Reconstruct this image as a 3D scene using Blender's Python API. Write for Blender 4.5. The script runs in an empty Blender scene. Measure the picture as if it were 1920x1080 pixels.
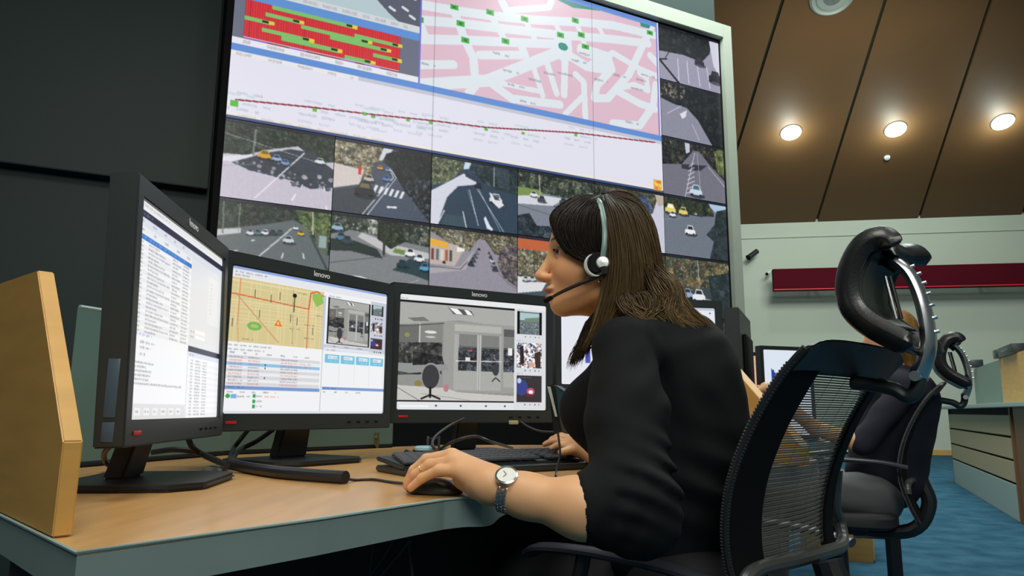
import bpy, bmesh, math, random
import numpy as np
from mathutils import Vector, Matrix, Quaternion
C = bpy.context.scene.collection
rnd = random.Random(7); NR = np.random.RandomState(11)

# ------------------------------------------------------------------ camera
FPX = 1350.0; PITCH = math.radians(9.67); ROLL = math.radians(0.31); CAMH = 0.90
cp, sp = math.cos(PITCH), math.sin(PITCH)
_R0 = Vector((1, 0, 0)); _U0 = Vector((0, -sp, cp)); CF = Vector((0, cp, sp))
CR = _R0*math.cos(ROLL) + _U0*math.sin(ROLL); CU = _U0*math.cos(ROLL) - _R0*math.sin(ROLL)
cam_d = bpy.data.cameras.new('camera'); cam = bpy.data.objects.new('camera', cam_d); C.objects.link(cam)
cam_d.sensor_width = 36; cam_d.lens = FPX/1920*36; cam_d.clip_end = 200; cam_d.clip_start = .05
m = Matrix((CR, CU, -CF)).transposed().to_4x4(); m.translation = (0, 0, CAMH); cam.matrix_world = m
bpy.context.scene.camera = cam
O0 = Vector((0, 0, CAMH))
def ray(px, py): return (CF*FPX + CR*(px-960) + CU*(540-py))/FPX
def V(px, py, d):                      # the point seen at a pixel, at distance d into the room
    r = ray(px, py); return O0 + r*(d/r.y)
def OZ(px, py, z):                     # ... on a horizontal plane
    r = ray(px, py); return O0 + r*((z-CAMH)/r.z)
def OP(px, py, p0, n):                 # ... on any plane
    r = ray(px, py); return O0 + r*((Vector(p0)-O0).dot(n)/r.dot(n))

# ------------------------------------------------------------------ view, world, room light and added fill
S = bpy.context.scene
S.view_settings.view_transform = 'Standard'; S.view_settings.look = 'None'
S.view_settings.exposure = 0.0; S.view_settings.gamma = 1.0; S.view_settings.use_curve_mapping = False
w = bpy.data.worlds.new('world'); S.world = w; w.use_nodes = True
w.node_tree.nodes['Background'].inputs[0].default_value = (.62, .80, .78, 1)
w.node_tree.nodes['Background'].inputs[1].default_value = .085
def area(name, loc, target, size, energy, col):
    d = bpy.data.lights.new(name, 'AREA'); d.shape = 'RECTANGLE'; d.size, d.size_y = size; d.energy = energy; d.color = col
    o = bpy.data.objects.new(name, d); C.objects.link(o); o.location = loc
    o.rotation_euler = (Vector(target)-Vector(loc)).to_track_quat('-Z', 'Y').to_euler(); return o
area('ceiling_or_fill_light', (-.5, .6, 3.6), (0.0, 1.4, .8), (1.2, 1.2), 42, (1, .95, .86))
area('ceiling_or_fill_light', (1.8, 1.2, 3.9), (1.2, 2.0, .8), (1.2, 1.2), 22, (1, .97, .92))
area('ceiling_or_fill_light', (5.5, 9, 6.4), (5.5, 13.5, 1.5), (3, 2), 330, (.90, 1, .90))
area('ceiling_or_fill_light', (3.5, 6.5, 6.4), (3.5, 7.5, 0), (3, 2), 260, (.9, 1, .95))
area('ceiling_or_fill_light', (.5, -1.5, 2.9), (.1, 1.6, .9), (1.6, 1.0), 56, (1, .98, .92))  # added frontal fill from behind the camera, not a lamp of the hall
area('ceiling_or_fill_light', (1.5, 4.0, 5.2), (5.0, 7.5, .4), (1.5, 1.5), 170, (.96, 1, .95))  # added fill aimed at the counter fronts, no known lamp above this floor

# ------------------------------------------------------------------ materials
MATS = {}
def mat(name, col, rough=.5, metal=0, noise=0, nscale=40, bump=0, bscale=120, spec=.5, stretch=(1, 1, 1), col2=None, coat=0):
    if name in MATS: return MATS[name]
    M = bpy.data.materials.new(name); M.use_nodes = True; nt = M.node_tree; b = nt.nodes['Principled BSDF']
    b.inputs['Base Color'].default_value = (*col, 1); b.inputs['Roughness'].default_value = rough; b.inputs['Metallic'].default_value = metal
    b.inputs['Specular IOR Level'].default_value = spec; b.inputs['Coat Weight'].default_value = coat
    tc = nt.nodes.new('ShaderNodeTexCoord'); mp = nt.nodes.new('ShaderNodeMapping'); mp.inputs['Scale'].default_value = stretch
    nt.links.new(tc.outputs['Object'], mp.inputs[0])
    if noise or col2:
        n = nt.nodes.new('ShaderNodeTexNoise'); n.inputs['Scale'].default_value = nscale; n.inputs['Detail'].default_value = 5
        nt.links.new(mp.outputs[0], n.inputs['Vector'])
        r = nt.nodes.new('ShaderNodeValToRGB'); r.color_ramp.elements[0].position = .35; r.color_ramp.elements[1].position = .65
        c2 = col2 or tuple(c*(1-noise) for c in col)
        r.color_ramp.elements[0].color = (*c2, 1); r.color_ramp.elements[1].color = (*col, 1)
        nt.links.new(n.outputs[0], r.inputs[0]); nt.links.new(r.outputs[0], b.inputs['Base Color'])
    if bump:
        n = nt.nodes.new('ShaderNodeTexNoise'); n.inputs['Scale'].default_value = bscale; n.inputs['Detail'].default_value = 4
        nt.links.new(mp.outputs[0], n.inputs['Vector'])
        bp = nt.nodes.new('ShaderNodeBump'); bp.inputs['Strength'].default_value = bump; bp.inputs['Distance'].default_value = .003
        nt.links.new(n.outputs[0], bp.inputs['Height']); nt.links.new(bp.outputs[0], b.inputs['Normal'])
    MATS[name] = M; return M
def emat(name, col, s):
    M = bpy.data.materials.new(name); M.use_nodes = True; b = M.node_tree.nodes['Principled BSDF']
    b.inputs['Base Color'].default_value = (*col, 1); b.inputs['Emission Color'].default_value = (*col, 1); b.inputs['Emission Strength'].default_value = s
    return M
def attrmat(name, emit, rough=.4, strength=1.0, sss=0, bump=0, bscale=300, spec=.5):
    M = bpy.data.materials.new(name); M.use_nodes = True; nt = M.node_tree; b = nt.nodes['Principled BSDF']
    a = nt.nodes.new('ShaderNodeAttribute'); a.attribute_name = 'col'; b.inputs['Roughness'].default_value = rough
    b.inputs['Specular IOR Level'].default_value = spec
    if emit:
        b.inputs['Base Color'].default_value = (.01, .01, .012, 1)
        nt.links.new(a.outputs['Color'], b.inputs['Emission Color']); b.inputs['Emission Strength'].default_value = strength
    else:
        nt.links.new(a.outputs['Color'], b.inputs['Base Color'])
        if sss:
            b.inputs['Subsurface Weight'].default_value = sss; b.inputs['Subsurface Radius'].default_value = (.012, .004, .002); b.inputs['Subsurface Scale'].default_value = .5
        if bump:
            n = nt.nodes.new('ShaderNodeTexNoise'); n.inputs['Scale'].default_value = bscale
            bp = nt.nodes.new('ShaderNodeBump'); bp.inputs['Strength'].default_value = bump; bp.inputs['Distance'].default_value = .001
            nt.links.new(n.outputs[0], bp.inputs['Height']); nt.links.new(bp.outputs[0], b.inputs['Normal'])
    return M
wood = mat('desk wood', (.58, .33, .12), .27, 0, .16, 3.0, spec=.5, stretch=(9, 1.2, 1))
woodp = mat('panel wood', (.62, .35, .09), .42, 0, .14, 4, stretch=(1, 1, 8))
edge = mat('grey green edging', (.19, .265, .245), .5, 0, .05, 10)
edge_hi = mat('pale edging lip', (.30, .42, .39), .4)
blk = mat('black plastic', (.012, .014, .015), .42, 0, 0, bump=.04, bscale=900)
blk2 = mat('charcoal plastic', (.022, .030, .031), .38, bump=.05, bscale=900)
blkm = mat('matt black', (.005, .005, .0055), .75, spec=.15)
cab = mat('cable rubber', (.010, .011, .014), .45)
glassg = mat('green partition', (.12, .205, .185), .35, 0, .08, 4)
chrome = mat('chrome', (.85, .87, .90), .24, 1)
steel = mat('brushed steel', (.62, .62, .60), .28, 1)
leather = mat('black leather', (.012, .013, .014), .34, 0, bump=.12, bscale=220, coat=.1)
whitep = mat('white plastic', (.62, .68, .66), .35)
redp = mat('red badge', (.45, .01, .02), .4)

# ------------------------------------------------------------------ object helpers
def link(name, me, m=None, parent=None):
    o = bpy.data.objects.new(name, me); C.objects.link(o)
    if m is not None and me is not None: me.materials.append(m)
    if parent is not None: o.parent = parent
    return o
def tag(o, label=None, cat=None, group=None, kind=None):
    if label: o['label'] = label
    if cat: o['category'] = cat
    if group: o['group'] = group
    if kind: o['kind'] = kind
    return o
def thing(name, label, cat, loc=(0, 0, 0), rot=None, group=None):
    o = bpy.data.objects.new(name, None); C.objects.link(o); o.location = loc
    if rot is not None: o.rotation_euler = rot
    o.empty_display_size = .05
    return tag(o, label, cat, group)
def smooth(me, ang=None):
    me.polygons.foreach_set('use_smooth', [True]*len(me.polygons))
    if ang: me.set_sharp_from_angle(angle=math.radians(ang))
def mesh(verts, faces, sm=None):
    me = bpy.data.meshes.new('m'); me.from_pydata([tuple(v) for v in verts], [], faces); me.update()
    if sm: smooth(me, sm)
    return me
class MB:
    def __init__(s): s.v = []; s.f = []
    def add(s, vs, fs):
        n = len(s.v); s.v += [tuple(v) for v in vs]; s.f += [tuple(i+n for i in f) for f in fs]; return s
    def box(s, c, d, M=None, bev=0):
        bm = bmesh.new(); bmesh.ops.create_cube(bm, size=1)
        for v in bm.verts: v.co = Vector((v.co.x*d[0], v.co.y*d[1], v.co.z*d[2]))
        if bev: bmesh.ops.bevel(bm, geom=bm.edges[:], offset=bev, segments=2, affect='EDGES', profile=.5)
        for v in bm.verts: v.co += Vector(c)
        if M is not None: bm.transform(M)
        bm.verts.index_update(); s.add([v.co for v in bm.verts], [[v.index for v in f.verts] for f in bm.faces]); bm.free(); return s
    def tube(s, pts, r, n=10, cap=True, flat=1.0, up=None):
        pts = [Vector(p) for p in pts]; rr = r if hasattr(r, '__len__') else [r]*len(pts)
        base = len(s.v); ref = Vector(up) if up else None; prev = None
        for i, p in enumerate(pts):
            t = (pts[min(i+1, len(pts)-1)]-pts[max(i-1, 0)]).normalized()
            if ref is not None: a = (ref - t*ref.dot(t)).normalized()
            elif prev is None: a = t.orthogonal().normalized()
            else: a = (prev - t*prev.dot(t)).normalized()
            prev = a; b = t.cross(a)
            for k in range(n):
                q = 2*math.pi*k/n; s.v.append(tuple(p + a*math.cos(q)*rr[i]*flat + b*math.sin(q)*rr[i]))
        for i in range(len(pts)-1):
            for k in range(n):
                s.f.append((base+i*n+k, base+i*n+(k+1) % n, base+(i+1)*n+(k+1) % n, base+(i+1)*n+k))
        if cap:
            s.f.append(tuple(base+k for k in range(n))[::-1]); s.f.append(tuple(base+(len(pts)-1)*n+k for k in range(n)))
        return s
    def prism(s, poly, off):            # closed polygon of 3-D points swept by a vector
        n = len(poly); off = Vector(off); b = len(s.v)
        s.v += [tuple(Vector(p)) for p in poly] + [tuple(Vector(p)+off) for p in poly]
        s.f.append(tuple(b+i for i in range(n))[::-1]); s.f.append(tuple(b+n+i for i in range(n)))
        for i in range(n): s.f.append((b+i, b+(i+1) % n, b+n+(i+1) % n, b+n+i))
        return s
    def lathe(s, prof, M=None, n=32):   # (r, z) profile
        b = len(s.v); M = M or Matrix()
        for r, z in prof:
            for k in range(n):
                q = 2*math.pi*k/n; s.v.append(tuple(M @ Vector((r*math.cos(q), r*math.sin(q), z))))
        for i in range(len(prof)-1):
            for k in range(n): s.f.append((b+i*n+k, b+i*n+(k+1) % n, b+(i+1)*n+(k+1) % n, b+(i+1)*n+k))
        s.f.append(tuple(b+k for k in range(n))[::-1]); s.f.append(tuple(b+(len(prof)-1)*n+k for k in range(n)))
        return s
    def build(s, name, m, parent=None, sm=35, bev=0, normals=True):
        me = mesh(s.v, s.f)
        if normals:
            bm = bmesh.new(); bm.from_mesh(me); bmesh.ops.recalc_face_normals(bm, faces=bm.faces)
            if bev: bmesh.ops.bevel(bm, geom=[e for e in bm.edges if len(e.link_faces) == 2 and e.calc_face_angle(0) > .5], offset=bev, segments=2, affect='EDGES')
            bm.to_mesh(me); bm.free()
        if sm: smooth(me, sm)
        return link(name, me, m, parent)
def spline(pts, n=8):                   # Catmull-Rom through points (any dimension)
    P = [np.array(p, float) for p in pts]; P = [2*P[0]-P[1]] + P + [2*P[-1]-P[-2]]; out = []
    for i in range(1, len(P)-2):
        for t in np.linspace(0, 1, n, endpoint=False):
            a, b, c, d = P[i-1:i+3]
            out.append(.5*((2*b)+(c-a)*t+(2*a-5*b+4*c-d)*t*t+(3*b-a-3*c+d)*t**3))
    out.append(P[-2]); return out
def local(parent, p): return parent.matrix_basis.inverted() @ Vector(p)
def text(name, body, size, M, m, parent, depth=.0003, shear=0):
    cu = bpy.data.curves.new('t', 'FONT'); cu.body = body; cu.size = size; cu.extrude = depth; cu.align_x = 'CENTER'; cu.align_y = 'CENTER'; cu.offset = size*.012; cu.shear = shear
    to = bpy.data.objects.new('t', cu); C.objects.link(to); bpy.context.view_layer.update()
    me = bpy.data.meshes.new_from_object(to.evaluated_get(bpy.context.evaluated_depsgraph_get()))
    bpy.data.objects.remove(to); me.transform(M); return link(name, me, m, parent)

# ------------------------------------------------------------------ signed-distance modelling (organic shapes)
def surfnet(f, lo, hi, h):
    lo = np.array(lo, float); n = [int((b-a)/h)+2 for a, b in zip(lo, hi)]
    ax = [lo[i]+h*np.arange(n[i]) for i in range(3)]
    X, Y, Z = np.meshgrid(*ax, indexing='ij'); v = f(X, Y, Z).astype(np.float32)
    s = v < 0
    cs = [(i, j, k) for i in (0, 1) for j in (0, 1) for k in (0, 1)]
    def sub(a, c): return a[c[0]:a.shape[0]-1+c[0], c[1]:a.shape[1]-1+c[1], c[2]:a.shape[2]-1+c[2]]
    cnt = sum(sub(s, c).astype(np.int8) for c in cs); act = (cnt > 0) & (cnt < 8)
    ci = np.argwhere(act); ids = -np.ones(act.shape, np.int64); ids[act] = np.arange(len(ci))
    pos = np.zeros((len(ci), 3)); num = np.zeros(len(ci))
    for a in cs:
        for d in range(3):
            if a[d]: continue
            b = list(a); b[d] = 1
            va = v[ci[:, 0]+a[0], ci[:, 1]+a[1], ci[:, 2]+a[2]]; vb = v[ci[:, 0]+b[0], ci[:, 1]+b[1], ci[:, 2]+b[2]]
            mk = (va < 0) != (vb < 0); t = np.where(mk, va/np.where(mk, va-vb, 1), 0)
            p = np.tile(np.array(a, float), (len(ci), 1)); p[:, d] += t
            pos += p*mk[:, None]; num += mk
    pos = lo + h*(ci + pos/num[:, None]); F = []
    for d in range(3):
        a = s; sl0 = [slice(None)]*3; sl1 = [slice(None)]*3; sl0[d] = slice(0, -1); sl1[d] = slice(1, None)
        cr = a[tuple(sl0)] != a[tuple(sl1)]; e = np.argwhere(cr)
        o1, o2 = [(1, 2), (2, 0), (0, 1)][d]
        ok = (e[:, o1] > 0) & (e[:, o2] > 0) & (e[:, o1] < act.shape[o1]) & (e[:, o2] < act.shape[o2]); e = e[ok]
        ins = s[e[:, 0], e[:, 1], e[:, 2]]
        def cid(x, y):
            q = e.copy(); q[:, o1] -= x; q[:, o2] -= y; return ids[q[:, 0], q[:, 1], q[:, 2]]
        q = np.stack([cid(1, 1), cid(0, 1), cid(0, 0), cid(1, 0)], 1); q[~ins] = q[~ins][:, ::-1]; F.append(q)
    return pos, np.concatenate(F)
def npmesh(pos, quads, col=None, sm=True):
    me = bpy.data.meshes.new('m'); me.vertices.add(len(pos)); me.vertices.foreach_set('co', np.asarray(pos, np.float32).ravel())
    n = len(quads); k = quads.shape[1]; me.loops.add(n*k); me.polygons.add(n)
    me.loops.foreach_set('vertex_index', quads.astype(np.int32).ravel()); me.polygons.foreach_set('loop_start', np.arange(n, dtype=np.int32)*k)
    me.update(calc_edges=True); me.validate()
    me.polygons.foreach_set('use_smooth', np.full(len(me.polygons), sm))
    if col is not None:
        a = me.attributes.new('col', 'FLOAT_COLOR', 'POINT'); c = np.ones((len(pos), 4), np.float32); c[:, :3] = col; a.data.foreach_set('color', c.ravel())
    return me
def joinnp(parts):
    P = []; Q = []; K = []; n = 0
    for p, q, c in parts: P.append(p); Q.append(q+n); K.append(np.broadcast_to(c, (len(p), 3))); n += len(p)
    return np.concatenate(P), np.concatenate(Q), np.concatenate(K)
def cone(X, Y, Z, a, b, ra, rb):
    a = np.array(a, float); b = np.array(b, float); d = b-a; L = d@d
    t = np.clip(((X-a[0])*d[0]+(Y-a[1])*d[1]+(Z-a[2])*d[2])/L, 0, 1)
    return np.sqrt((X-a[0]-t*d[0])**2+(Y-a[1]-t*d[1])**2+(Z-a[2]-t*d[2])**2) - (ra+(rb-ra)*t)
def ell(X, Y, Z, c, r, rot=None):
    x, y, z = X-c[0], Y-c[1], Z-c[2]
    if rot is not None:
        M = np.array(rot.transposed()); x, y, z = [M[i][0]*x+M[i][1]*y+M[i][2]*z for i in range(3)]
    k0 = np.sqrt((x/r[0])**2+(y/r[1])**2+(z/r[2])**2); k1 = np.sqrt((x/r[0]**2)**2+(y/r[1]**2)**2+(z/r[2]**2)**2)
    return k0*(k0-1)/np.maximum(k1, 1e-6)
def smin(a, b, k):
    h = np.maximum(k-np.abs(a-b), 0)/k; return np.minimum(a, b)-h*h*k*.25
def smax(a, b, k): return -smin(-a, -b, k)

# ------------------------------------------------------------------ pictures shown on the screens (painted procedurally)
def lin(c): c = np.asarray(c, float)/255; return np.where(c <= .04045, c/12.92, ((c+.055)/1.055)**2.4)
class Pic:
    def __init__(s, w, h, bg=(255, 255, 255)):
        s.w, s.h = w, h; s.a = np.zeros((h, w, 3)); s.a[:] = bg
        s.Y, s.X = np.mgrid[0:h, 0:w]; s.X = (s.X+.5)/w; s.Y = (s.Y+.5)/h
    def pm(s, pts):
        ins = np.zeros((s.h, s.w), bool); n = len(pts)
        for i in range(n):
            x0, y0 = pts[i]; x1, y1 = pts[(i+1) % n]
            if y0 == y1: continue
            ins ^= ((y0 > s.Y) != (y1 > s.Y)) & (s.X < (x1-x0)*(s.Y-y0)/(y1-y0)+x0)
        return ins
    def put(s, mk, c, al=1.0): s.a[mk] = s.a[mk]*(1-al)+np.array(c)*al
    def poly(s, pts, c, al=1.0): s.put(s.pm(pts), c, al); return s
    def rect(s, x0, y0, x1, y1, c, al=1.0):
        X0, X1 = int(round(x0*s.w)), max(int(round(x1*s.w)), int(round(x0*s.w))+1); Y0, Y1 = int(round(y0*s.h)), max(int(round(y1*s.h)), int(round(y0*s.h))+1)
        X0, Y0 = max(X0, 0), max(Y0, 0)
        if X1 <= X0 or Y1 <= Y0: return s
        s.a[Y0:Y1, X0:X1] = s.a[Y0:Y1, X0:X1]*(1-al)+np.array(c)*al; return s
    def ell(s, x, y, rx, ry, c, al=1.0): s.put(((s.X-x)/rx)**2+((s.Y-y)/ry)**2 < 1, c, al); return s
    def line(s, pts, wd, c, al=1.0):    # wd as a fraction of the picture's width
        asp = s.h/s.w; mk = np.zeros((s.h, s.w), bool)
        for (x0, y0), (x1, y1) in zip(pts[:-1], pts[1:]):
            dx, dy = x1-x0, (y1-y0)*asp; L = dx*dx+dy*dy+1e-12
            t = np.clip(((s.X-x0)*dx+(s.Y-y0)*asp*dy)/L, 0, 1)
            mk |= (s.X-x0-t*dx)**2+((s.Y-y0)*asp-t*dy)**2 < (wd/2)**2
        s.put(mk, c, al); return s
    def blot(s, mk, cols, n=300, r=.02, al=.8):
        ys, xs = np.nonzero(mk)
        if not len(ys): return s
        for _ in range(n):
            i = NR.randint(len(ys)); rr = max(1, r*s.w*NR.uniform(.4, 1.3)); ri = int(rr)+1; y, x = ys[i], xs[i]
            y0, y1, x0, x1 = max(0, y-ri), min(s.h, y+ri+1), max(0, x-ri), min(s.w, x+ri+1)
            yy, xx = np.mgrid[y0:y1, x0:x1]; k = ((yy-y)**2*NR.uniform(.7, 1.6)+(xx-x)**2 < rr*rr) & mk[y0:y1, x0:x1]
            c = np.array(cols[NR.randint(len(cols))]); s.a[y0:y1, x0:x1][k] = s.a[y0:y1, x0:x1][k]*(1-al)+c*al
        return s
    def trees(s, pts, cols, n=260, r=.022, al=.75):
        mk = s.pm(pts); s.put(mk, cols[0]); s.blot(mk, [np.array(c)*f for c in cols for f in (.45, .8, 1.35)], n//3, r*1.9, .5); s.blot(mk, cols, n//2, r*.8, .45); return s.blot(mk, [np.array(c)*f for c in cols for f in (.5, .9, 1.3)], int(n*2.4), r*.34, .5)
    def words(s, x0, y, x1, h, c=(60, 60, 70), al=.75, gap=.012, wl=(.012, .04)):
        x = x0
        while x < x1:
            l = min(NR.uniform(*wl), x1-x)
            xx = x
            while xx < x+l:
                s.rect(xx, y+NR.uniform(0, .25)*h, xx+.5/s.w*1.4, y+h*NR.uniform(.75, 1.0), c, al*NR.uniform(.5, 1)); xx += 2.0/s.w
            x += l+gap
        return s
    def car(s, x, y, w, c, dark=(40, 45, 55)):
        h = w*.75*s.w/s.h
        s.ell(x+w*.1, y+h*.45, w*.62, h*.22, (25, 28, 34), .6)
        s.poly([(x-w*.5, y+h*.4), (x-w*.5, y), (x-w*.32, y-h*.12), (x-w*.22, y-h*.5), (x+w*.25, y-h*.5), (x+w*.38, y-h*.1), (x+w*.5, y), (x+w*.5, y+h*.4)], c)
        s.poly([(x-w*.26, y-h*.1), (x-w*.18, y-h*.42), (x+w*.2, y-h*.42), (x+w*.3, y-h*.1)], dark)
        s.rect(x-w*.45, y+h*.32, x-w*.25, y+h*.45, (15, 15, 18)); s.rect(x+w*.25, y+h*.32, x+w*.45, y+h*.45, (15, 15, 18))
        return s
    def grain(s, a=6): s.a += NR.normal(0, a, (s.h, s.w, 1)); return s
    def soft(s):
        a = s.a; p = np.pad(a, ((1, 1), (1, 1), (0, 0)), 'edge'); s.a = (a*4+p[:-2, 1:-1]+p[2:, 1:-1]+p[1:-1, :-2]+p[1:-1, 2:])/8; return s
    def bar(s, dark=(18, 22, 34)):
        s.rect(0, 0, 1, .045, dark); s.words(.02, .012, .45, .022, (150, 160, 175), .5); return s
GRN = [(28, 42, 38), (44, 62, 48), (20, 30, 30), (70, 84, 62), (96, 104, 80), (16, 22, 24)]
DRK = [(14, 18, 22), (26, 32, 36), (40, 46, 48), (10, 12, 16), (58, 62, 60)]
AUT = [(104, 96, 70), (150, 134, 100), (78, 78, 62), (196, 188, 164), (54, 60, 52), (212, 208, 196)]
def cell(): return Pic(170, 128)
def feed(i):
    p = cell(); r = p
    if i == 0:      # wide avenue, tree shade across the carriageway
        p.rect(0, 0, 1, 1, (200, 194, 208)); p.trees([(0, 0), (1, 0), (1, .36), (.86, .4), (.66, .22), (.36, .34), (.2, .44), (0, .46)], GRN, 700)
        p.poly([(.0, .5), (.25, .42), (.3, .52), (0, .56)], (226, 224, 232)); p.line([(.27, .1), (.26, .42)], .02, (120, 124, 116))
        p.poly([(.08, .56), (.36, .38), (.6, .27), (.78, .27), (1, .46), (1, .7), (.8, .76), (.6, .68), (.45, .66), (.25, .63)], (52, 60, 72))
        p.blot(p.pm([(.1, .54), (.45, .46), (1, .5), (1, .76), (.62, .76), (.4, .68), (.12, .6)]), [(52, 60, 72), (44, 52, 62), (190, 186, 200)], 90, .02, .7)
        p.line([(.72, .3), (.3, .97)], .012, (235, 232, 240)); p.line([(.0, .62), (.25, .55)], .004, (160, 158, 170)); p.line([(.0, .2), (.97, .42)], .005, (190, 190, 180))
        for q in ((.72, .72, .71, .76), (.92, .7, .93, .76), (.66, .86, .63, .94), (.95, .96, .96, 1)): p.line([q[:2], q[2:]], .012, (245, 243, 250))
        p.car(.36, .4, .12, (214, 160, 36), (120, 96, 30)); p.car(.47, .42, .09, (150, 176, 214)); p.car(.55, .46, .08, (120, 150, 205)); p.car(.6, .38, .05, (60, 80, 90)); p.car(.87, .37, .09, (225, 225, 232))
    elif i == 1:    # bend, dark trees right, crossing
        p.rect(0, 0, 1, 1, (72, 82, 98)); p.trees([(0, 0), (.55, 0), (.5, .22), (.4, .3), (.36, .5), (0, .52)], AUT, 420); p.poly([(.0, .36), (.3, .4), (.26, .6), (0, .7)], (214, 204, 200))
        p.poly([(.5, .0), (.6, .02), (.52, .2), (.44, .24)], (210, 216, 224)); p.rect(.24, .35, .27, .47, (200, 60, 44))
        p.trees([(.52, .12), (.7, .02), (1, 0), (1, 1), (.9, .85), (.72, .6), (.58, .32), (.48, .24)], DRK, 500); p.blot(p.pm([(.7, .45), (1, .4), (1, 1), (.85, .9)]), [(96, 104, 118), (64, 72, 84)], 90, .014, .6)
        p.poly([(.0, .72), (.3, .62), (.42, .66), (.34, 1), (0, 1)], (66, 72, 80)); p.line([(.56, .32), (.6, .44), (.3, 1)], .008, (230, 234, 240)); p.line([(.58, .34), (.63, .44), (.35, 1)], .008, (230, 234, 240))
        for k in range(6): p.poly([(.42+.055*k, .58+.008*k), (.45+.055*k, .58+.008*k), (.42+.055*k, .68+.008*k), (.39+.055*k, .68+.008*k)], (228, 230, 236))
        p.car(.31, .66, .2, (44, 46, 48), (120, 110, 80)); p.car(.35, .5, .1, (196, 186, 168)); p.car(.53, .47, .08, (90, 130, 190)); p.car(.46, .33, .06, (220, 150, 60)); p.car(.54, .34, .05, (130, 170, 220)); p.line([(.55, .86), (.64, .85)], .02, (225, 230, 238))
    elif i == 2:    # sunlit boulevard with silver car
        p.rect(0, 0, 1, 1, (48, 66, 84)); p.poly([(.34, 0), (.46, 0), (.42, .14), (.36, .16)], (205, 222, 240)); p.trees([(0, 0), (.38, .03), (.34, .2), (.16, .4), (0, .46)], [(52, 66, 52), (92, 104, 72), (134, 142, 106), (34, 44, 40), (170, 172, 140)], 320)
        p.poly([(.36, .22), (.56, .34), (.3, .42), (.18, .6), (.08, 1), (0, 1), (0, .54), (.16, .4)], (216, 218, 230)); p.trees([(.42, .12), (.7, 0), (1, 0), (1, .42), (.74, .38), (.6, .32)], [(32, 50, 56), (50, 70, 72), (22, 34, 40), (80, 96, 92)], 320)
        p.rect(.76, .03, .9, .36, (60, 74, 84), .6); p.line([(.72, .06), (.72, .34)], .012, (150, 160, 160))
        for k in range(7): p.car(.4+.025*k, .24+.012*k, .04, (50, 60, 90))
        p.car(.53, .36, .08, (30, 34, 44)); p.line([(.52, .42), (.84, 1)], .007, (200, 214, 230)); p.line([(.54, .42), (.8, 1)], .005, (200, 214, 230)); p.line([(.43, .45), (.54, .96)], .008, (210, 222, 236)); p.line([(.41, .45), (.5, .8)], .004, (180, 196, 214))
        p.poly([(.6, .84), (.62, .8), (.68, .94), (.71, .97), (.7, 1), (.64, .98)], (225, 232, 242)); p.car(.74, .52, .15, (214, 220, 226)); p.poly([(.66, .44), (.76, .48), (.84, .6), (.78, .66), (.7, .58)], (226, 230, 234)); p.poly([(.7, .46), (.76, .49), (.79, .54), (.73, .54)], (60, 72, 88))
        p.poly([(.16, .84), (.36, .84), (.4, 1), (.12, 1)], (60, 80, 92)); p.line([(.15, .8), (.08, 1)], .012, (220, 224, 228)); p.line([(.36, .78), (.4, 1)], .012, (220, 224, 228))
    elif i == 3:    # square with lawn and parked cars
        p.rect(0, 0, 1, 1, (128, 134, 146)); p.trees([(0, 0), (1, 0), (1, .34), (.5, .34), (0, .3)], [(34, 46, 40), (70, 84, 62), (100, 110, 90), (24, 32, 30), (150, 152, 130)], 420); p.poly([(0, .28), (.26, .28), (.36, .36), (0, .42)], (126, 148, 80))
        p.poly([(0, .42), (.3, .36), (.6, .36), (.44, .5), (0, .54)], (216, 218, 226)); p.line([(.27, .04), (.28, .36)], .016, (165, 165, 155)); p.car(.2, .36, .09, (235, 235, 238)); p.car(.3, .42, .1, (70, 72, 78)); p.car(.58, .4, .1, (60, 76, 90)); p.car(.74, .34, .1, (90, 110, 130)); p.car(.86, .32, .08, (200, 210, 222))
        p.poly([(.44, .5), (.8, .42), (1, .4), (1, .7), (.62, .62)], (78, 86, 98)); p.line([(.0, .56), (.5, .66)], .005, (70, 72, 80)); p.trees([(0, .72), (.14, .66), (.24, .84), (.4, .82), (.5, .98), (.5, 1), (0, 1)], [(26, 38, 44), (50, 66, 74), (90, 104, 112)], 120, .02)
    elif i == 4:    # bright sunlit road between trees
        p.rect(0, 0, 1, 1, (206, 206, 224)); p.trees([(0, .0), (.5, 0), (.92, .06), (.84, .36), (.6, .56), (.3, .4), (0, .5)], AUT[:3]+GRN[:4], 420); p.trees([(.3, .24), (.74, .1), (.84, .3), (.7, .52), (.5, .6)], [(60, 80, 126), (96, 112, 150), (44, 54, 84)], 200)
        p.poly([(0, .5), (.4, .6), (.62, .9), (.5, 1), (0, 1)], (72, 80, 92)); p.car(.66, .56, .1, (222, 226, 236)); p.car(.82, .74, .13, (130, 156, 196)); p.poly([(.86, 0), (1, 0), (1, .2), (.92, .24)], (190, 176, 160))
    elif i == 5:    # grey road, white car, yellow buses
        p.rect(0, 0, 1, 1, (112, 120, 132)); p.trees([(0, 0), (.74, 0), (.8, .26), (.5, .3), (0, .3)], [(34, 48, 40), (64, 74, 54), (100, 88, 50), (22, 30, 28)], 300); p.poly([(.7, 0), (1, .0), (1, .14), (.84, .2), (.74, .1)], (178, 200, 226)); p.trees([(.84, .16), (1, .1), (1, 1), (.7, 1), (.78, .7), (.66, .6), (.8, .4)], [(44, 56, 62), (60, 74, 76), (34, 44, 50)], 260)
        p.car(.1, .24, .17, (232, 214, 110), (250, 250, 240)); p.car(.3, .25, .14, (230, 210, 110), (60, 70, 60)); p.car(.13, .33, .1, (236, 238, 240)); p.car(.4, .56, .16, (240, 242, 245)); p.line([(.0, .44), (.3, .36)], .004, (150, 156, 164)); p.car(.5, .26, .05, (200, 200, 205)); p.car(.58, .27, .05, (60, 66, 74))
    elif i == 6:    # straight road, fence on the right
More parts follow.
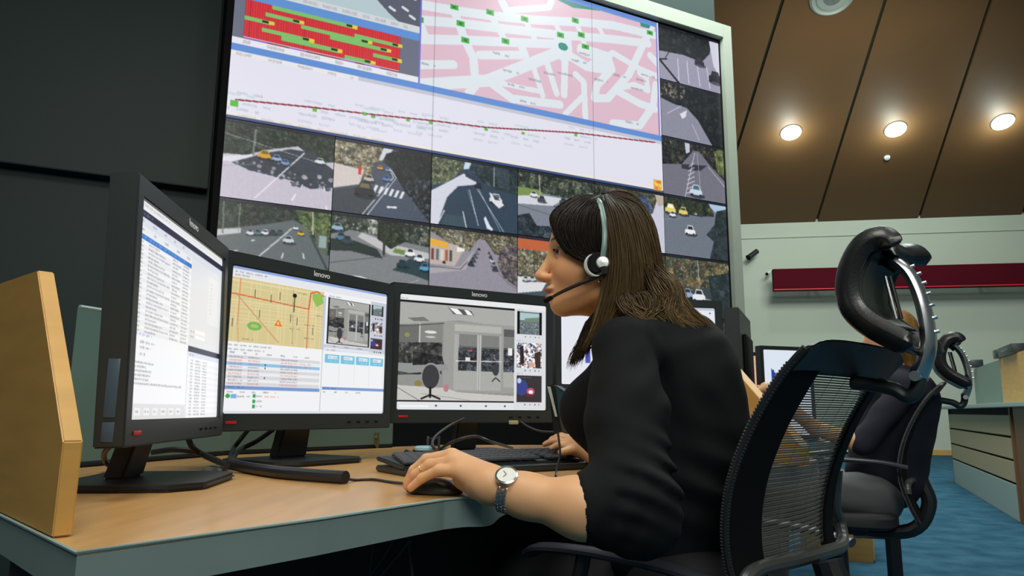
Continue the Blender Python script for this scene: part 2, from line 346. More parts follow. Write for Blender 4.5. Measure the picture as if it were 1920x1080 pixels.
        p.rect(0, 0, 1, 1, (98, 106, 108)); p.trees([(0, 0), (1, 0), (1, .6), (.86, .42), (.78, .26), (.66, .18), (.4, .28), (0, .4)], GRN, 520); p.trees([(.66, .02), (1, .04), (1, .42), (.8, .32), (.72, .2)], [(60, 84, 50), (110, 128, 76), (40, 56, 40), (150, 160, 90)], 220); p.poly([(.0, .4), (.2, .36), (.2, .42), (0, .48)], (196, 200, 204))
        p.line([(.04, .05), (.05, .44)], .012, (110, 120, 110)); p.line([(.18, .05), (.18, .42)], .01, (150, 160, 155))
        for k, c in enumerate(((220, 224, 230), (90, 120, 130), (235, 236, 240), (40, 60, 66), (60, 84, 88))): p.car(.28+.065*k, .4-.01*k, .07, c)
        p.line([(.64, .3), (.22, .9)], .012, (214, 218, 220)); p.line([(.82, .36), (1, .8)], .02, (60, 66, 66)); p.poly([(.86, .3), (.98, .34), (.99, .62), (.88, .5)], (90, 100, 84)); p.rect(.9, .34, .97, .5, (150, 170, 168))
        for q in ((.14, .66, .18, .64), (.58, .62, .57, .68), (.76, .6, .77, .66), (.54, .82, .52, .88), (.3, .5, .32, .49)): p.line([q[:2], q[2:]], .012, (225, 228, 232))
        p.car(.62, .44, .1, (196, 212, 216)); p.car(.73, .34, .06, (230, 190, 30)); p.car(.68, .28, .05, (235, 238, 240)); p.poly([(.66, .8), (.86, .84), (.92, 1), (.62, .98)], (226, 226, 224)); p.poly([(.68, .86), (.85, .89), (.87, .93), (.67, .91)], (190, 180, 168)); p.line([(.83, .04), (.84, .34)], .012, (190, 190, 180))
    elif i == 7:    # road junction with big tree
        p.rect(0, 0, 1, 1, (128, 132, 134)); p.trees([(0, 0), (1, 0), (1, .34), (.6, .28), (.2, .22), (0, .3)], [(30, 42, 38), (56, 68, 50), (90, 98, 80), (200, 200, 190)], 340); p.poly([(.3, .24), (.66, .36), (1, .42), (1, .5), (.6, .5), (.26, .3)], (196, 196, 196)); p.trees([(.46, .02), (.7, .04), (.74, .3), (.6, .42), (.46, .3)], [(22, 34, 30), (50, 62, 44), (76, 84, 56)], 140)
        p.poly([(0, .36), (.24, .36), (.46, .44), (.52, .56), (.2, .5), (0, .52)], (40, 52, 50)); p.poly([(.64, .4), (.76, .42), (.74, .48), (.62, .46)], (110, 140, 74)); p.line([(.0, .68), (.46, .55), (.56, .52)], .006, (70, 74, 76)); p.line([(.53, .3), (.53, .5)], .02, (50, 52, 48))
        p.poly([(.62, .7), (.8, .52), (1, .56), (1, .8), (.84, .74)], (44, 66, 72))
        for x, y, c in ((.06, .2, (150, 180, 200)), (.1, .32, (80, 120, 140)), (.16, .36, (50, 70, 80)), (.8, .44, (240, 240, 240)), (.72, .6, (30, 60, 66)), (.9, .5, (230, 234, 236)), (.96, .62, (90, 160, 200))): p.car(x, y, .11, c)
        p.ell(.28, .92, .13, .1, (236, 236, 238)); p.ell(.3, .97, .08, .05, (90, 110, 120)); p.line([(.56, 1), (.9, .8)], .006, (180, 182, 184))
    elif i == 8:    # narrow shopping street
        p.rect(0, 0, 1, 1, (150, 146, 158)); p.trees([(0, 0), (1, 0), (1, .3), (.74, .34), (.62, .14), (.54, .14), (.44, .34), (.3, .3), (0, .1)], AUT+[(60, 60, 44)], 460); p.poly([(0, .22), (.3, .26), (.36, .36), (.28, .56), (0, .56)], (196, 180, 172)); p.poly([(0, .2), (.2, .24), (.2, .32), (0, .3)], (236, 176, 60))
        for k in range(5): p.rect(.02+.05*k, .34, .05+.05*k, .5, [(120, 70, 60), (90, 110, 120), (220, 210, 200), (180, 90, 60), (70, 80, 80)][k])
        p.poly([(.3, .28), (.38, .3), (.38, .34), (.3, .36)], (240, 240, 236)); p.trees([(.82, .2), (1, .16), (1, .78), (.84, .66), (.76, .46)], [(120, 108, 110), (84, 82, 92), (170, 150, 140), (60, 60, 66)], 200)
        p.poly([(0, .62), (.34, .56), (.46, .36), (.5, .3), (.4, .6), (0, .7)], (176, 170, 176)); p.line([(0, .6), (.34, .6), (.42, .48)], .008, (70, 70, 76)); p.car(.16, .52, .035, (40, 40, 44))
        for k in range(5): p.car(.46+.022*k, .5-.055*k, .07-.009*k, [(50, 54, 60), (70, 74, 84), (90, 96, 106), (120, 126, 136), (60, 60, 66)][k])
        for k in range(5): p.car(.74-.018*k, .54-.055*k, .07-.009*k, [(60, 66, 80), (130, 136, 150), (200, 204, 214), (70, 70, 76), (110, 100, 90)][k])
        p.line([(.78, .6), (.9, .74), (1, .8)], .01, (120, 116, 124))
    elif i == 9:
        p.rect(0, 0, 1, 1, (70, 84, 88)); p.rect(0, .05, .5, .3, (196, 100, 60)); p.rect(.45, .0, .7, .6, (226, 226, 236)); p.trees([(.0, .2), (.4, .2), (.4, .6), (0, .62)], AUT, 200); p.poly([(0, .62), (.4, .58), (.3, .8), (0, .86)], (226, 226, 230)); p.trees([(.6, .1), (1, 0), (1, .6), (.7, .6)], GRN, 200)
        for k in range(4): p.car(.1+.08*k, .64-.01*k, .08, (200, 204, 210))
    elif i == 10:
        p.rect(0, 0, 1, 1, (110, 116, 122)); p.trees([(0, 0), (1, 0), (1, .4), (0, .45)], AUT+GRN, 320); p.car(.4, .6, .12, (210, 212, 216)); p.car(.7, .5, .1, (70, 80, 100))
    elif i == 11:   # trees with parked white cars
        p.rect(0, 0, 1, 1, (60, 70, 76)); p.trees([(0, 0), (1, 0), (1, .6), (.6, .5), (.3, .6), (0, .56)], [(60, 70, 62), (150, 118, 66), (190, 170, 130), (44, 54, 56), (110, 100, 70)], 460); p.trees([(.66, .3), (1, .2), (1, 1), (.8, 1), (.7, .7)], [(38, 50, 54), (54, 68, 70)], 160); p.ell(.2, .14, .012, .016, (240, 60, 40))
        p.poly([(0, .68), (.3, .6), (.7, .7), (.8, 1), (0, 1)], (140, 150, 160)); p.ell(.44, .74, .16, .07, (30, 34, 36)); p.car(.32, .62, .16, (150, 170, 195)); p.car(.5, .64, .2, (236, 238, 240)); p.line([(.5, 0), (.51, .4)], .012, (170, 170, 160))
    elif i == 12:   # night-like high contrast road with wires
        p.rect(0, 0, 1, 1, (158, 156, 176)); p.trees([(0, 0), (.9, 0), (.84, .3), (.7, .5), (.4, .46), (0, .5)], DRK, 380); p.poly([(.84, .06), (1, .0), (1, .7), (.9, .5)], (214, 214, 230)); p.line([(.0, .66), (.3, 1)], .03, (24, 26, 34)); p.line([(.1, .6), (.2, .4)], .012, (30, 32, 40)); p.line([(0, .66), (.12, .62)], .02, (24, 26, 34))
        for x in (.3, .45, .62, .78): p.line([(x, .56), (x+.08*(x-.2), .96)], .012, (222, 222, 236))
        p.car(.66, .5, .16, (40, 40, 50)); p.car(.92, .72, .22, (30, 30, 40))
    elif i == 13:   # dark trees over a pale road
        p.rect(0, 0, 1, 1, (142, 142, 160)); p.trees([(0, 0), (1, 0), (1, 1), (.82, 1), (.6, .6), (.42, .42), (.2, .4), (0, .34)], DRK, 520); p.blot(p.pm([(0, 0), (.4, 0), (.4, .3), (0, .3)]), [(150, 130, 110), (100, 100, 100)], 70, .015); p.line([(.1, .6), (.34, .4)], .008, (220, 220, 230)); p.poly([(.3, .56), (.42, .46), (.4, .58), (.34, .64)], (226, 226, 236)); p.line([(.5, .7), (.6, .95)], .008, (214, 214, 224))
    elif i == 14:   # road to the horizon, white van
        p.rect(0, 0, 1, 1, (116, 116, 130)); p.trees([(0, 0), (1, 0), (1, .6), (.8, .4), (.6, .16), (.5, .16), (.3, .44), (0, .5)], DRK+[(90, 84, 64), (130, 120, 90)], 460); p.poly([(.36, .04), (.44, .0), (.44, .2), (.38, .24)], (196, 204, 222)); p.poly([(.3, .44), (.72, .38), (.6, .5), (.3, .52)], (48, 50, 62))
        p.line([(.52, .2), (.34, 1)], .008, (225, 225, 235)); p.line([(.56, .2), (.6, .9)], .006, (200, 200, 212)); p.line([(.74, .4), (1, .7)], .01, (190, 190, 204))
        for k in range(7): p.line([(.36+.01*k, .94-.08*k), (.5, .86-.08*k)], .01, (215, 215, 228))
        p.car(.52, .86, .2, (206, 220, 232), (70, 110, 126)); p.trees([(.84, .1), (1, .0), (1, .5), (.9, .5)], [(110, 120, 70), (80, 90, 56)], 60)
    p.grain(5); p.soft(); p.bar(); return p.soft().a

def video_wall_picture():               # 6 x 6 cells; rows counted from the top
    W, H = 170, 128; A = np.zeros((6*H, 6*W, 3)); A[:] = 238
    P = Pic(5*W, 3*H, (232, 231, 244)); X = lambda k: k/5; Yr = lambda r: (r+3)/3
    def pt(k, r): return (X(k), Yr(r))
    # street map window, right
    mx0, mx1, my0, my1 = 1.83, 4.985, -3, -.93
    P.rect(X(mx0), 0, X(mx1), Yr(my1), (226, 190, 206))
    g = Pic(5*W, 3*H); 
    HM = None
    def road(pts, wd=.2): P.line([pt(*q) for q in pts], wd/5, (226, 234, 240))
    for q in MAPROADS: road([px2cell(*a) for a in q[1]], q[0])
    for pl in MAPGREEN: P.poly([pt(*px2cell(*a)) for a in pl], (40, 142, 124))
    k, r = px2cell(1056, 88); P.ell(X(k), Yr(r), .013, .022, (40, 142, 124))
    for a in ((786, 37), (852, 14), (864, 45), (873, 76), (919, 24), (948, 78), (984, 36), (1051, 66), (1079, 39), (1090, 66), (1098, 88), (1219, 62)):
        k, r = px2cell(*a); P.rect(X(k)-.0095, Yr(r)-.014, X(k)+.0095, Yr(r)+.014, (60, 176, 60)); P.rect(X(k)-.004, Yr(r)-.006, X(k)+.004, Yr(r)+.006, (30, 110, 40))
    for a in ((940, 103), (958, 135), (1006, 152), (1034, 140), (1060, 140), (968, 162), (1128, 152), (1162, 143), (1100, 103), (1086, 116), (1206, 152), (1196, 168), (990, 193), (1185, 231), (800, 121), (1215, 143)):
        k, r = px2cell(*a); P.words(X(k)-.02, Yr(r)-.008, X(k)+.02, .016, (70, 72, 90), .7)
    P.rect(X(mx0), 0, X(mx0)+.004, Yr(my1), (110, 110, 210)); P.rect(X(mx1)-.004, 0, X(mx1), Yr(my1), (110, 110, 210)); P.rect(X(mx0), 0, X(mx1), .03, (110, 150, 220))
    # windows, left: bus time table in red and green
    P.rect(0, 0, X(mx0), Yr(-.9), (186, 206, 212)); P.poly([pt(1.0, -3), pt(1.83, -3), pt(1.83, -1.62), pt(1.5, -1.9), pt(1.15, -2.3)], (92, 96, 112))
    for kk, rr in ((1.55, -2.2), (1.64, -2.05), (1.72, -1.95), (1.6, -2.4), (1.72, -2.25), (1.5, -2.0)): P.line([pt(kk, rr), pt(kk+.05, rr+.03)], .006, (220, 222, 230))
    P.rect(0, Yr(-1.72), X(mx0), Yr(-1.6), (98, 148, 216)); P.rect(0, Yr(-1.6), X(mx0), Yr(-1.02), (108, 114, 132)); P.rect(0, Yr(-1.82), X(mx0), Yr(-1.72), (214, 220, 224)); P.words(.1, Yr(-1.8), .34, .02, (120, 100, 110), .5)
    y = -1.6; GR = [[(.34, 1.14)], [], [(.28, .62), (1.14, 1.62)], [(.62, 1.30)], [(.1, .34), (.9, 1.5)], [], [(.26, .72), (1.34, 1.62)], [(.44, 1.0)], [(1.05, 1.34)]]
    for row in range(9):
        hh = .056; P.rect(X(.1), Yr(y), X(1.62), Yr(y+hh), (224, 52, 60))
        for kx in np.arange(.1, 1.62, .022): P.rect(X(kx), Yr(y), X(kx)+.0012, Yr(y+hh), (176, 30, 44))
        for g0, g1 in GR[row]: P.rect(X(g0), Yr(y), X(g1), Yr(y+hh), (128, 196, 108)); P.rect(X(g1-.08), Yr(y+.008), X(g1-.02), Yr(y+.04), (30, 50, 26)); P.rect(X(g1-.02), Yr(y), X(g1+.03), Yr(y+.05), (236, 206, 70))
        y += .056
    P.rect(X(.1), Yr(y), X(1.62), Yr(y+.03), (190, 190, 200)); y += .01
    kx = .1
    for wd, c in ((.22, (150, 60, 170)), (.2, (128, 20, 50)), (.16, (160, 90, 200)), (.2, (120, 16, 44)), (.14, (128, 20, 50)), (.14, (150, 80, 190)), (.1, (120, 16, 44)), (.16, (160, 90, 200)), (.2, (120, 16, 44))):
        P.rect(X(kx), Yr(y+.01), X(kx+wd), Yr(y+.055), c); kx += wd
    P.rect(0, Yr(-1.06), X(mx0), Yr(-.98), (236, 238, 244)); P.words(X(.1), Yr(-1.05), X(1.6), .02, (60, 60, 70), .5, gap=.03)
    # blue task bar and the tram line diagram
    P.rect(0, Yr(-.98), 1, Yr(-.88), (98, 144, 216)); P.rect(0, Yr(-.88), X(1.2), Yr(-.82), (238, 236, 238)); P.words(X(.05), Yr(-.87), X(1.15), .016, (110, 100, 100), .6, gap=.03); P.rect(X(1.2), Yr(-.88), 1, Yr(-.83), (200, 202, 214))
    pts = [px2cell(*a) for a in ((442, 188), (590, 203), (700, 216), (808, 227), (912, 240), (1080, 250), (1228, 268))]
    P.line([pt(*q) for q in pts], .0032, (136, 44, 56))
    for n, (kx, ry) in enumerate(pts[:-1]+[px2cell(684, 210), px2cell(765, 222), px2cell(981, 247)]):
        P.rect(X(kx)-.004, Yr(ry)+.004, X(kx)+.004, Yr(ry)+.018, (96, 186, 72))
        P.words(X(kx)+.012, Yr(ry)+.006, X(kx)+.06, .014, (110, 160, 150), .6); P.words(X(kx)-.03, Yr(ry)+.032, X(kx)+.04, .015, (110, 130, 170), .55); P.words(X(kx)-.03, Yr(ry)+.064, X(kx)+.03, .014, (150, 155, 180), .5); P.words(X(kx)-.02, Yr(ry)-.03, X(kx)+.04, .014, (120, 160, 150), .5)
    P.rect(X(.03), Yr(pts[0][1])+.004, X(.1), Yr(pts[0][1])+.03, (90, 186, 60)); P.words(X(.08), Yr(-.36), X(.3), .015, (140, 140, 160), .6); P.words(X(2.2), Yr(-.5), X(2.5), .014, (160, 160, 180), .5)
    P.rect(0, Yr(-.07), 1, Yr(-.03), (240, 234, 226)); P.words(.02, Yr(-.065), .3, .012, (150, 140, 140), .5); P.rect(0, Yr(-.03), 1, 1, (60, 80, 130)); P.rect(X(4.86), Yr(-.2), X(4.985), Yr(-.02), (236, 170, 60)); P.blot(P.pm([(X(4.87), Yr(-.19)), (X(4.97), Yr(-.19)), (X(4.97), Yr(-.03)), (X(4.87), Yr(-.03))]), [(250, 220, 90), (220, 110, 60)], 12, .004)
    P.soft(); A[:3*H, :5*W] = P.a
    lay = {(3, 0): 0, (3, 1): 1, (3, 2): 2, (3, 3): 3, (3, 4): 4, (3, 5): 5, (4, 0): 6, (4, 1): 7, (4, 2): 8, (4, 3): 9, (4, 4): 10, (4, 5): 11, (0, 5): 12, (1, 5): 13, (2, 5): 14}
    for (r, c), i in lay.items(): A[r*H:(r+1)*H, c*W:(c+1)*W] = feed(i)
    for c in range(6): A[5*H:, c*W:(c+1)*W] = A[(3+(c % 2))*H:(4+(c % 2))*H, ((c+2) % 6)*W:((c+2) % 6+1)*W]
    for k in (2, 4): A[:, k*W-1:k*W+1] *= .82        # the seams between the projection cubes
    return np.clip(A, 0, 255)
MAPROADS = [(.11, [(780, 8), (850, 20), (920, 30), (1000, 38), (1090, 42), (1150, 48), (1226, 66)]), (.11, [(780, 38), (860, 44), (950, 55), (1050, 66), (1150, 74), (1215, 82)]),
 (.11, [(778, 74), (870, 76), (960, 80), (1056, 84)]), (.1, [(850, 16), (872, 76), (888, 110), (892, 160), (880, 175)]), (.08, [(918, 24), (948, 78)]), (.08, [(786, 36), (800, 74)]), (.07, [(984, 36), (1004, 76)]), (.07, [(1040, 40), (1052, 66)]), (.07, [(1080, 40), (1098, 88)]),
 (.24, [(1056, 78), (1057, 98)]), (.1, [(900, 104), (985, 104), (975, 80)]), (.1, [(778, 122), (850, 122)]), (.14, [(790, 160), (915, 152), (1050, 98)]), (.1, [(915, 152), (960, 186), (1050, 197)]), (.06, [(930, 155), (1010, 172)]), (.07, [(1000, 125), (1018, 180)]), (.08, [(1024, 112), (1044, 176)]), (.09, [(1060, 108), (1058, 178)]),
 (.12, [(1060, 100), (1100, 125), (1130, 130), (1140, 115), (1090, 95)]), (.1, [(1090, 90), (1140, 105), (1148, 130), (1120, 160), (1115, 185), (1140, 185), (1180, 140), (1222, 50)]), (.08, [(1110, 120), (1150, 100), (1200, 130), (1236, 145)]), (.08, [(1080, 140), (1095, 155), (1098, 220)]), (.07, [(1095, 180), (1060, 215)]), (.1, [(1155, 170), (1200, 195), (1228, 205)]),
 (.08, [(1160, 165), (1190, 160), (1215, 170), (1212, 145), (1200, 138)]), (.1, [(1150, 232), (1200, 236), (1225, 200), (1230, 160)]), (.06, [(1120, 45), (1135, 74)]), (.1, [(1220, 105), (1238, 125)]), (.08, [(955, 20), (1030, 14), (1035, 0)]), (.1, [(940, 0), (955, 30)])]
MAPGREEN = [[(1045, 0), (1075, 15), (1120, 20), (1140, 22), (1110, -2), (1070, -10)], [(1200, 40), (1222, 42), (1218, 54), (1202, 50)]]

def cctv(p, x0, y0, x1, y1):            # grey picture of an office behind glass doors
    n = max(int((x1-x0)*p.w), 8); m = max(int((y1-y0)*p.h), 8); q = Pic(n, m, (150, 150, 148))
    q.poly([(0, 0), (1, 0), (1, .2), (.5, .16), (0, .24)], (176, 176, 172)); q.poly([(.4, .03), (.6, .05), (.63, .1), (.45, .1)], (90, 90, 90)); q.poly([(.41, .035), (.48, .04), (.53, .095), (.47, .095)], (250, 250, 250)); q.poly([(.54, .045), (.58, .05), (.62, .095), (.57, .095)], (250, 250, 250))
    q.poly([(.07, .17), (.2, .15), (.25, .19), (.12, .2)], (120, 120, 118)); q.rect(0, .24, .36, .72, (112, 112, 110)); q.poly([(.18, .22), (.36, .2), (.36, .6), (.18, .62)], (136, 136, 132)); q.line([(.17, .22), (.17, .7)], .012, (200, 200, 196)); q.line([(0, .26), (.38, .2)], .01, (90, 90, 88)); q.ell(.26, .3, .05, .015, (230, 230, 230)); q.ell(.26, .35, .04, .01, (200, 200, 200))
    q.trees([(0, .42), (.36, .4), (.36, .72), (.0, .74)], [(56, 56, 56), (34, 34, 34), (88, 88, 86), (140, 140, 138)], 120, .03); q.ell(.07, .34, .02, .022, (150, 148, 84)); q.ell(.17, .82, .03, .03, (140, 132, 76))
    q.rect(.37, .18, 1, .9, (160, 160, 156)); q.rect(.46, .2, .88, .27, (186, 186, 180)); q.poly([(.46, .3), (.88, .3), (.88, .88), (.46, .88)], (176, 176, 172)); q.rect(.5, .32, .66, .84, (104, 104, 102)); q.rect(.7, .32, .86, .84, (108, 108, 106)); q.rect(.9, .22, 1, .84, (92, 92, 90))
    for a, b in ((.5, .66), (.7, .86), (.9, 1)):
        q.trees([(a, .44), (b, .44), (b, .68), (a, .68)], [(44, 46, 50), (70, 76, 84), (100, 104, 108), (34, 34, 38), (120, 130, 150)], 70, .02); q.rect(a, .68, b, .84, (176, 176, 170)); q.rect(a, .3, b, .42, (130, 130, 128))
    q.rect(.56, .54, .6, .58, (230, 230, 226)); q.rect(.94, .42, .98, .5, (240, 240, 240)); q.rect(.58, .46, .62, .48, (190, 80, 80)); q.line([(.48, .58), (.88, .57)], .008, (220, 220, 216)); q.rect(.665, .3, .695, .88, (196, 196, 192)); q.line([(.68, .3), (.68, .88)], .005, (90, 90, 90))
    q.poly([(0, .84), (.4, .86), (.5, .9), (1, .93), (1, 1), (0, 1)], (206, 204, 198)); q.line([(.0, .86), (.2, 1)], .006, (120, 120, 118)); q.line([(.2, .92), (.6, .98)], .004, (140, 140, 138))
    q.poly([(0, .62), (.4, .62), (.42, .68), (.1, .72), (0, .7)], (150, 152, 152)); q.trees([(.12, .5), (.36, .54), (.38, .62), (.12, .64)], [(20, 20, 22), (46, 46, 48), (80, 80, 80)], 60, .02)
    q.ell(.27, .74, .08, .13, (150, 150, 152)); q.ell(.27, .75, .07, .12, (58, 58, 62)); q.line([(.27, .86), (.27, .95)], .02, (20, 20, 22)); q.line([(.2, .97), (.27, .93), (.35, .97)], .015, (20, 20, 22)); q.ell(.4, .86, .022, .04, (190, 130, 136)); q.ell(.83, .66, .03, .06, (60, 62, 66)); q.line([(.8, .78), (.83, .74), (.87, .78)], .01, (40, 40, 44))
    q.grain(4); q.rect(0, 0, 1, .012, (0, 0, 0)); q.rect(0, .985, 1, 1, (0, 0, 0))
    X, Y = int(x0*p.w), int(y0*p.h); p.a[Y:Y+m, X:X+n] = q.a
def thumbs(p, x0, x1, rows):
    for (y0, y1), k in zip(rows, range(3)):
        n = int((x1-x0)*p.w); m = int((y1-y0)*p.h); q = Pic(n, m)
        if k == 0: q.rect(0, 0, 1, 1, (110, 120, 122)); q.rect(0, .05, 1, .38, (176, 206, 210)); q.poly([(.3, .3), (1, .2), (1, .4), (.3, .45)], (120, 140, 120)); q.blot(q.Y > .5, [(60, 70, 90), (190, 200, 210), (90, 96, 110)], 160, .02); q.rect(0, 0, .1, 1, (0, 0, 0)); q.rect(.9, 0, 1, 1, (0, 0, 0))
        if k == 1: q.blot(q.Y > -1, [(60, 66, 80), (150, 160, 180), (90, 110, 150), (190, 120, 90), (210, 210, 215), (40, 40, 50)], 260, .04); q.poly([(.1, .2), (.25, .1), (.3, .8), (.15, .9)], (44, 34, 40)); q.poly([(.7, .4), (.95, .3), (.95, 1), (.75, 1)], (60, 44, 40)); q.ell(.6, .86, .12, .1, (226, 170, 140))
        if k == 2: q.rect(0, 0, 1, 1, (52, 48, 50)); q.ell(.2, .45, .25, .3, (60, 70, 160), .8); q.ell(.1, .2, .08, .1, (190, 210, 250)); q.ell(.56, .6, .16, .14, (190, 90, 110)); q.ell(.56, .62, .09, .07, (250, 240, 250)); q.ell(.5, .74, .14, .05, (120, 30, 40)); q.words(.1, .06, .6, .04, (180, 180, 180), .6)
        X, Y = int(x0*p.w), int(y0*p.h); p.a[Y:Y+m, X:X+n] = q.a
        for t in (.3, .5, .7, .85): p.rect(x0+(x1-x0)*t, y1+.015, x0+(x1-x0)*t+.006, y1+.027, (60, 60, 66))
def screen1():
    p = Pic(400, 320, (250, 250, 252)); p.rect(0, 0, 1, .035, (236, 238, 240)); p.words(.02, .012, .3, .012, (120, 120, 130)); p.rect(0, .045, 1, .078, (26, 30, 60)); p.words(.01, .054, .12, .014, (220, 220, 230)); p.rect(0, .078, 1, .12, (226, 230, 240))
    p.words(.03, .088, .5, .014, gap=.08); p.rect(.56, .12, 1, .62, (233, 234, 236)); p.rect(0, .12, .56, .15, (240, 242, 246)); p.words(.03, .128, .54, .014, (50, 50, 60), gap=.09)
    p.rect(0, .155, .56, .18, (44, 120, 206)); p.words(.03, .16, .5, .014, (220, 230, 250))
    for k in range(22):
        y = .187+k*.0195
        if k % 2: p.rect(0, y-.003, .56, y+.016, (240, 241, 243))
        for a, b in ((.03, .05), (.1, .2+.06*(k % 3)), (.34, .4+.03*(k % 2)), (.46, .53)): p.words(a, y, b, .011, (70, 70, 80), .8, gap=.004)
    for k in range(9): p.words(.83, .2+k*.022, .86, .012, (110, 110, 120))
    p.rect(.8, .16, .97, .45, (246, 246, 248), .5); p.words(.58, .52, .63, .012); p.rect(.64, .51, .78, .53, (252, 252, 252)); p.words(.58, .55, .63, .012); p.rect(.64, .54, .78, .56, (252, 252, 252))
    p.words(.03, .61, .17, .016, (70, 120, 210)); p.words(.07, .645, .2, .014); p.words(.07, .67, .16, .014); p.words(.07, .7, .12, .014)
    for k in range(6): p.words(.02, .74+.019*k, [.2, .13, .18, .17, .16, .5][k], .012, (60, 60, 70), .8, gap=.004)
    p.rect(.56, .61, 1, .642, (28, 30, 62)); p.rect(.56, .642, 1, .67, (226, 230, 242)); p.words(.58, .65, .64, .012)
    for k in range(18):
        y = .68+k*.0175
        if k % 2: p.rect(.57, y-.002, 1, y+.014, (243, 243, 245))
        for a, b in ((.6, .63), (.66, .73), (.76, .82)): p.words(a, y, b, .0105, (70, 70, 80), .8, gap=.004)
    p.rect(.555, .6, .562, 1, (214, 216, 220)); p.rect(0, .93, .55, 1, (228, 228, 228))
    for k in range(6): p.rect(.05+.08*k, .95, .1+.08*k, .985, (246, 246, 246)); p.words(.06+.08*k, .96, .09+.08*k, .014)
    return p.soft().a
def screen2():
    p = Pic(400, 320, (250, 250, 252)); p.rect(0, 0, 1, .02, (150, 176, 226)); p.rect(0, .02, 1, .07, (236, 238, 244)); p.words(.02, .03, .2, .014); p.words(.02, .054, .1, .012)
    p.rect(.0, .075, .545, .52, (222, 206, 150))
    for k in range(18): x = NR.uniform(0, .54); p.line([(x, .08), (x+NR.uniform(-.01, .01), .52)], .0025, (240, 228, 180)); 
    for k in range(12): y = NR.uniform(.09, .5); p.line([(0, y), (.54, y)], .0025, (240, 228, 180))
    p.rect(.545, .07, 1, 1, (248, 249, 252)); p.line([(0, .19), (.45, .225), (.45, .52)], .007, (222, 110, 70)); p.line([(.45, .225), (.46, .1), (.5, .08), (.545, .11)], .008, (222, 90, 60)); p.line([(.05, .08), (.05, .4)], .004, (226, 140, 90)); p.line([(.04, .2), (.28, .5)], .004, (214, 150, 110)); p.line([(.35, .1), (.36, .5)], .003, (150, 150, 120)); p.line([(.05, .4), (.06, .52)], .003, (226, 140, 90))
    p.poly([(.47, .1), (.53, .09), (.545, .16), (.5, .2), (.47, .14)], (150, 196, 90)); p.ell(.14, .4, .04, .03, (120, 190, 90)); p.ell(.14, .4, .022, .012, (190, 200, 110)); p.ell(.36, .14, .012, .016, (20, 20, 24)); p.line([(.36, .15), (.36, .26)], .003, (30, 30, 34)); p.poly([(.27, .33), (.25, .38), (.295, .38)], (240, 120, 20)); p.rect(.268, .35, .276, .372, (250, 240, 200))
    for x, y in ((.13, .14), (.22, .16), (.16, .28), (.34, .28), (.38, .3), (.27, .13), (.02, .36), (.48, .36)): p.rect(x, y, x+.006, y+.06, (90, 80, 60), .8)
    for x, y in ((.34, .38), (.43, .34), (.43, .44), (.08, .49), (.5, .26), (.38, .11)): p.words(x, y, x+.06, .012, (80, 70, 60))
    p.rect(.545, .1, .56, .52, (196, 206, 232)); p.words(.58, .09, .66, .012); p.rect(.575, .105, .585, .47, (0, 0, 0)); cctv(p, .585, .11, .868, .47); p.rect(.868, .11, .878, .47, (0, 0, 0)); p.rect(.56, .475, .88, .5, (206, 210, 222)); p.words(.62, .48, .86, .012, gap=.06)
    p.rect(.88, .08, 1, .52, (206, 210, 222)); thumbs(p, .888, .98, ((.11, .2), (.25, .34), (.39, .48)))
    p.words(.01, .535, .24, .014, (60, 70, 90)); p.words(.01, .565, .2, .012); p.words(.02, .585, .5, .014, (40, 40, 50), gap=.05)
    for k in range(9):
        y = .61+k*.0225; p.rect(0, y, .54, y+.0225, [(222, 223, 226), (244, 244, 246), (150, 200, 236)][2 if k == 2 else k % 2]); c = [(90, 90, 110), (230, 80, 60)][k in (1, 2, 5, 8)]
        for a, b in ((.02, .09), (.12, .18), (.3, .4)): p.words(a, y+.005, b, .012, c, .85, gap=.004)
        if k in (1, 2): p.words(.41, y+.005, .48, .012, c)
        if k in (2, 3, 6): p.rect(.21, y+.004, .216, y+.016, (20, 20, 24))
    p.rect(0, .815, .545, .84, (126, 158, 214)); p.words(.02, .82, .1, .012, (60, 80, 120)); p.words(.02, .85, .28, .014, (40, 40, 50), gap=.04)
    p.ell(.025, .885, .012, .015, (60, 170, 70)); p.rect(.04, .872, .07, .9, (130, 180, 230)); p.words(.075, .88, .14, .014)
    for k in range(3): p.rect(.155, .87+.035*k, .17, .895+.035*k, (50, 170, 90)); p.words(.172, .877+.035*k, .205, .012)
    p.words(.22, .88, .3, .012, (230, 90, 70)); p.rect(.55, .5, .556, 1, (200, 204, 214)); p.rect(.56, .505, 1, .525, (228, 232, 240)); p.words(.58, .51, .64, .012)
    for k in range(4): p.rect(.57+.107*k, .55, .668+.107*k, .615, (120, 200, 232)); p.rect(.59+.107*k, .56, .655+.107*k, .585, (240, 246, 250)); p.words(.595+.107*k, .567, .65+.107*k, .012); p.words(.6+.107*k, .595, .65+.107*k, .012, (240, 250, 255)); p.rect(.668+.107*k, .62, .671+.107*k, .78, (222, 222, 226))
    p.rect(.56, .8, 1, .822, (126, 158, 214)); p.words(.57, .805, .66, .012, (50, 70, 110)); p.words(.57, .832, .86, .013, (40, 40, 50), gap=.06); p.rect(.0, .985, 1, 1, (226, 228, 236)); return p.soft().a
def screen3():
    p = Pic(420, 320, (232, 234, 238)); p.rect(0, 0, 1, .05, (240, 241, 243)); p.words(.01, .03, .05, .012); p.rect(0, .05, .77, .065, (10, 10, 10)); cctv(p, 0, .062, .77, .94)
    p.rect(0, .945, .77, 1, (232, 234, 238)); p.rect(.02, .962, .2, .98, (250, 250, 250))
    for x in (.24, .4, .57, .7): p.rect(x, .96, x+.012, .975, (70, 70, 76))
    p.rect(.77, .05, 1, 1, (226, 228, 232)); thumbs(p, .79, .975, ((.07, .29), (.37, .61), (.68, .93)))
    for y in (.055, .345, .655): p.words(.79, y, .83, .01)
    return p.soft().a
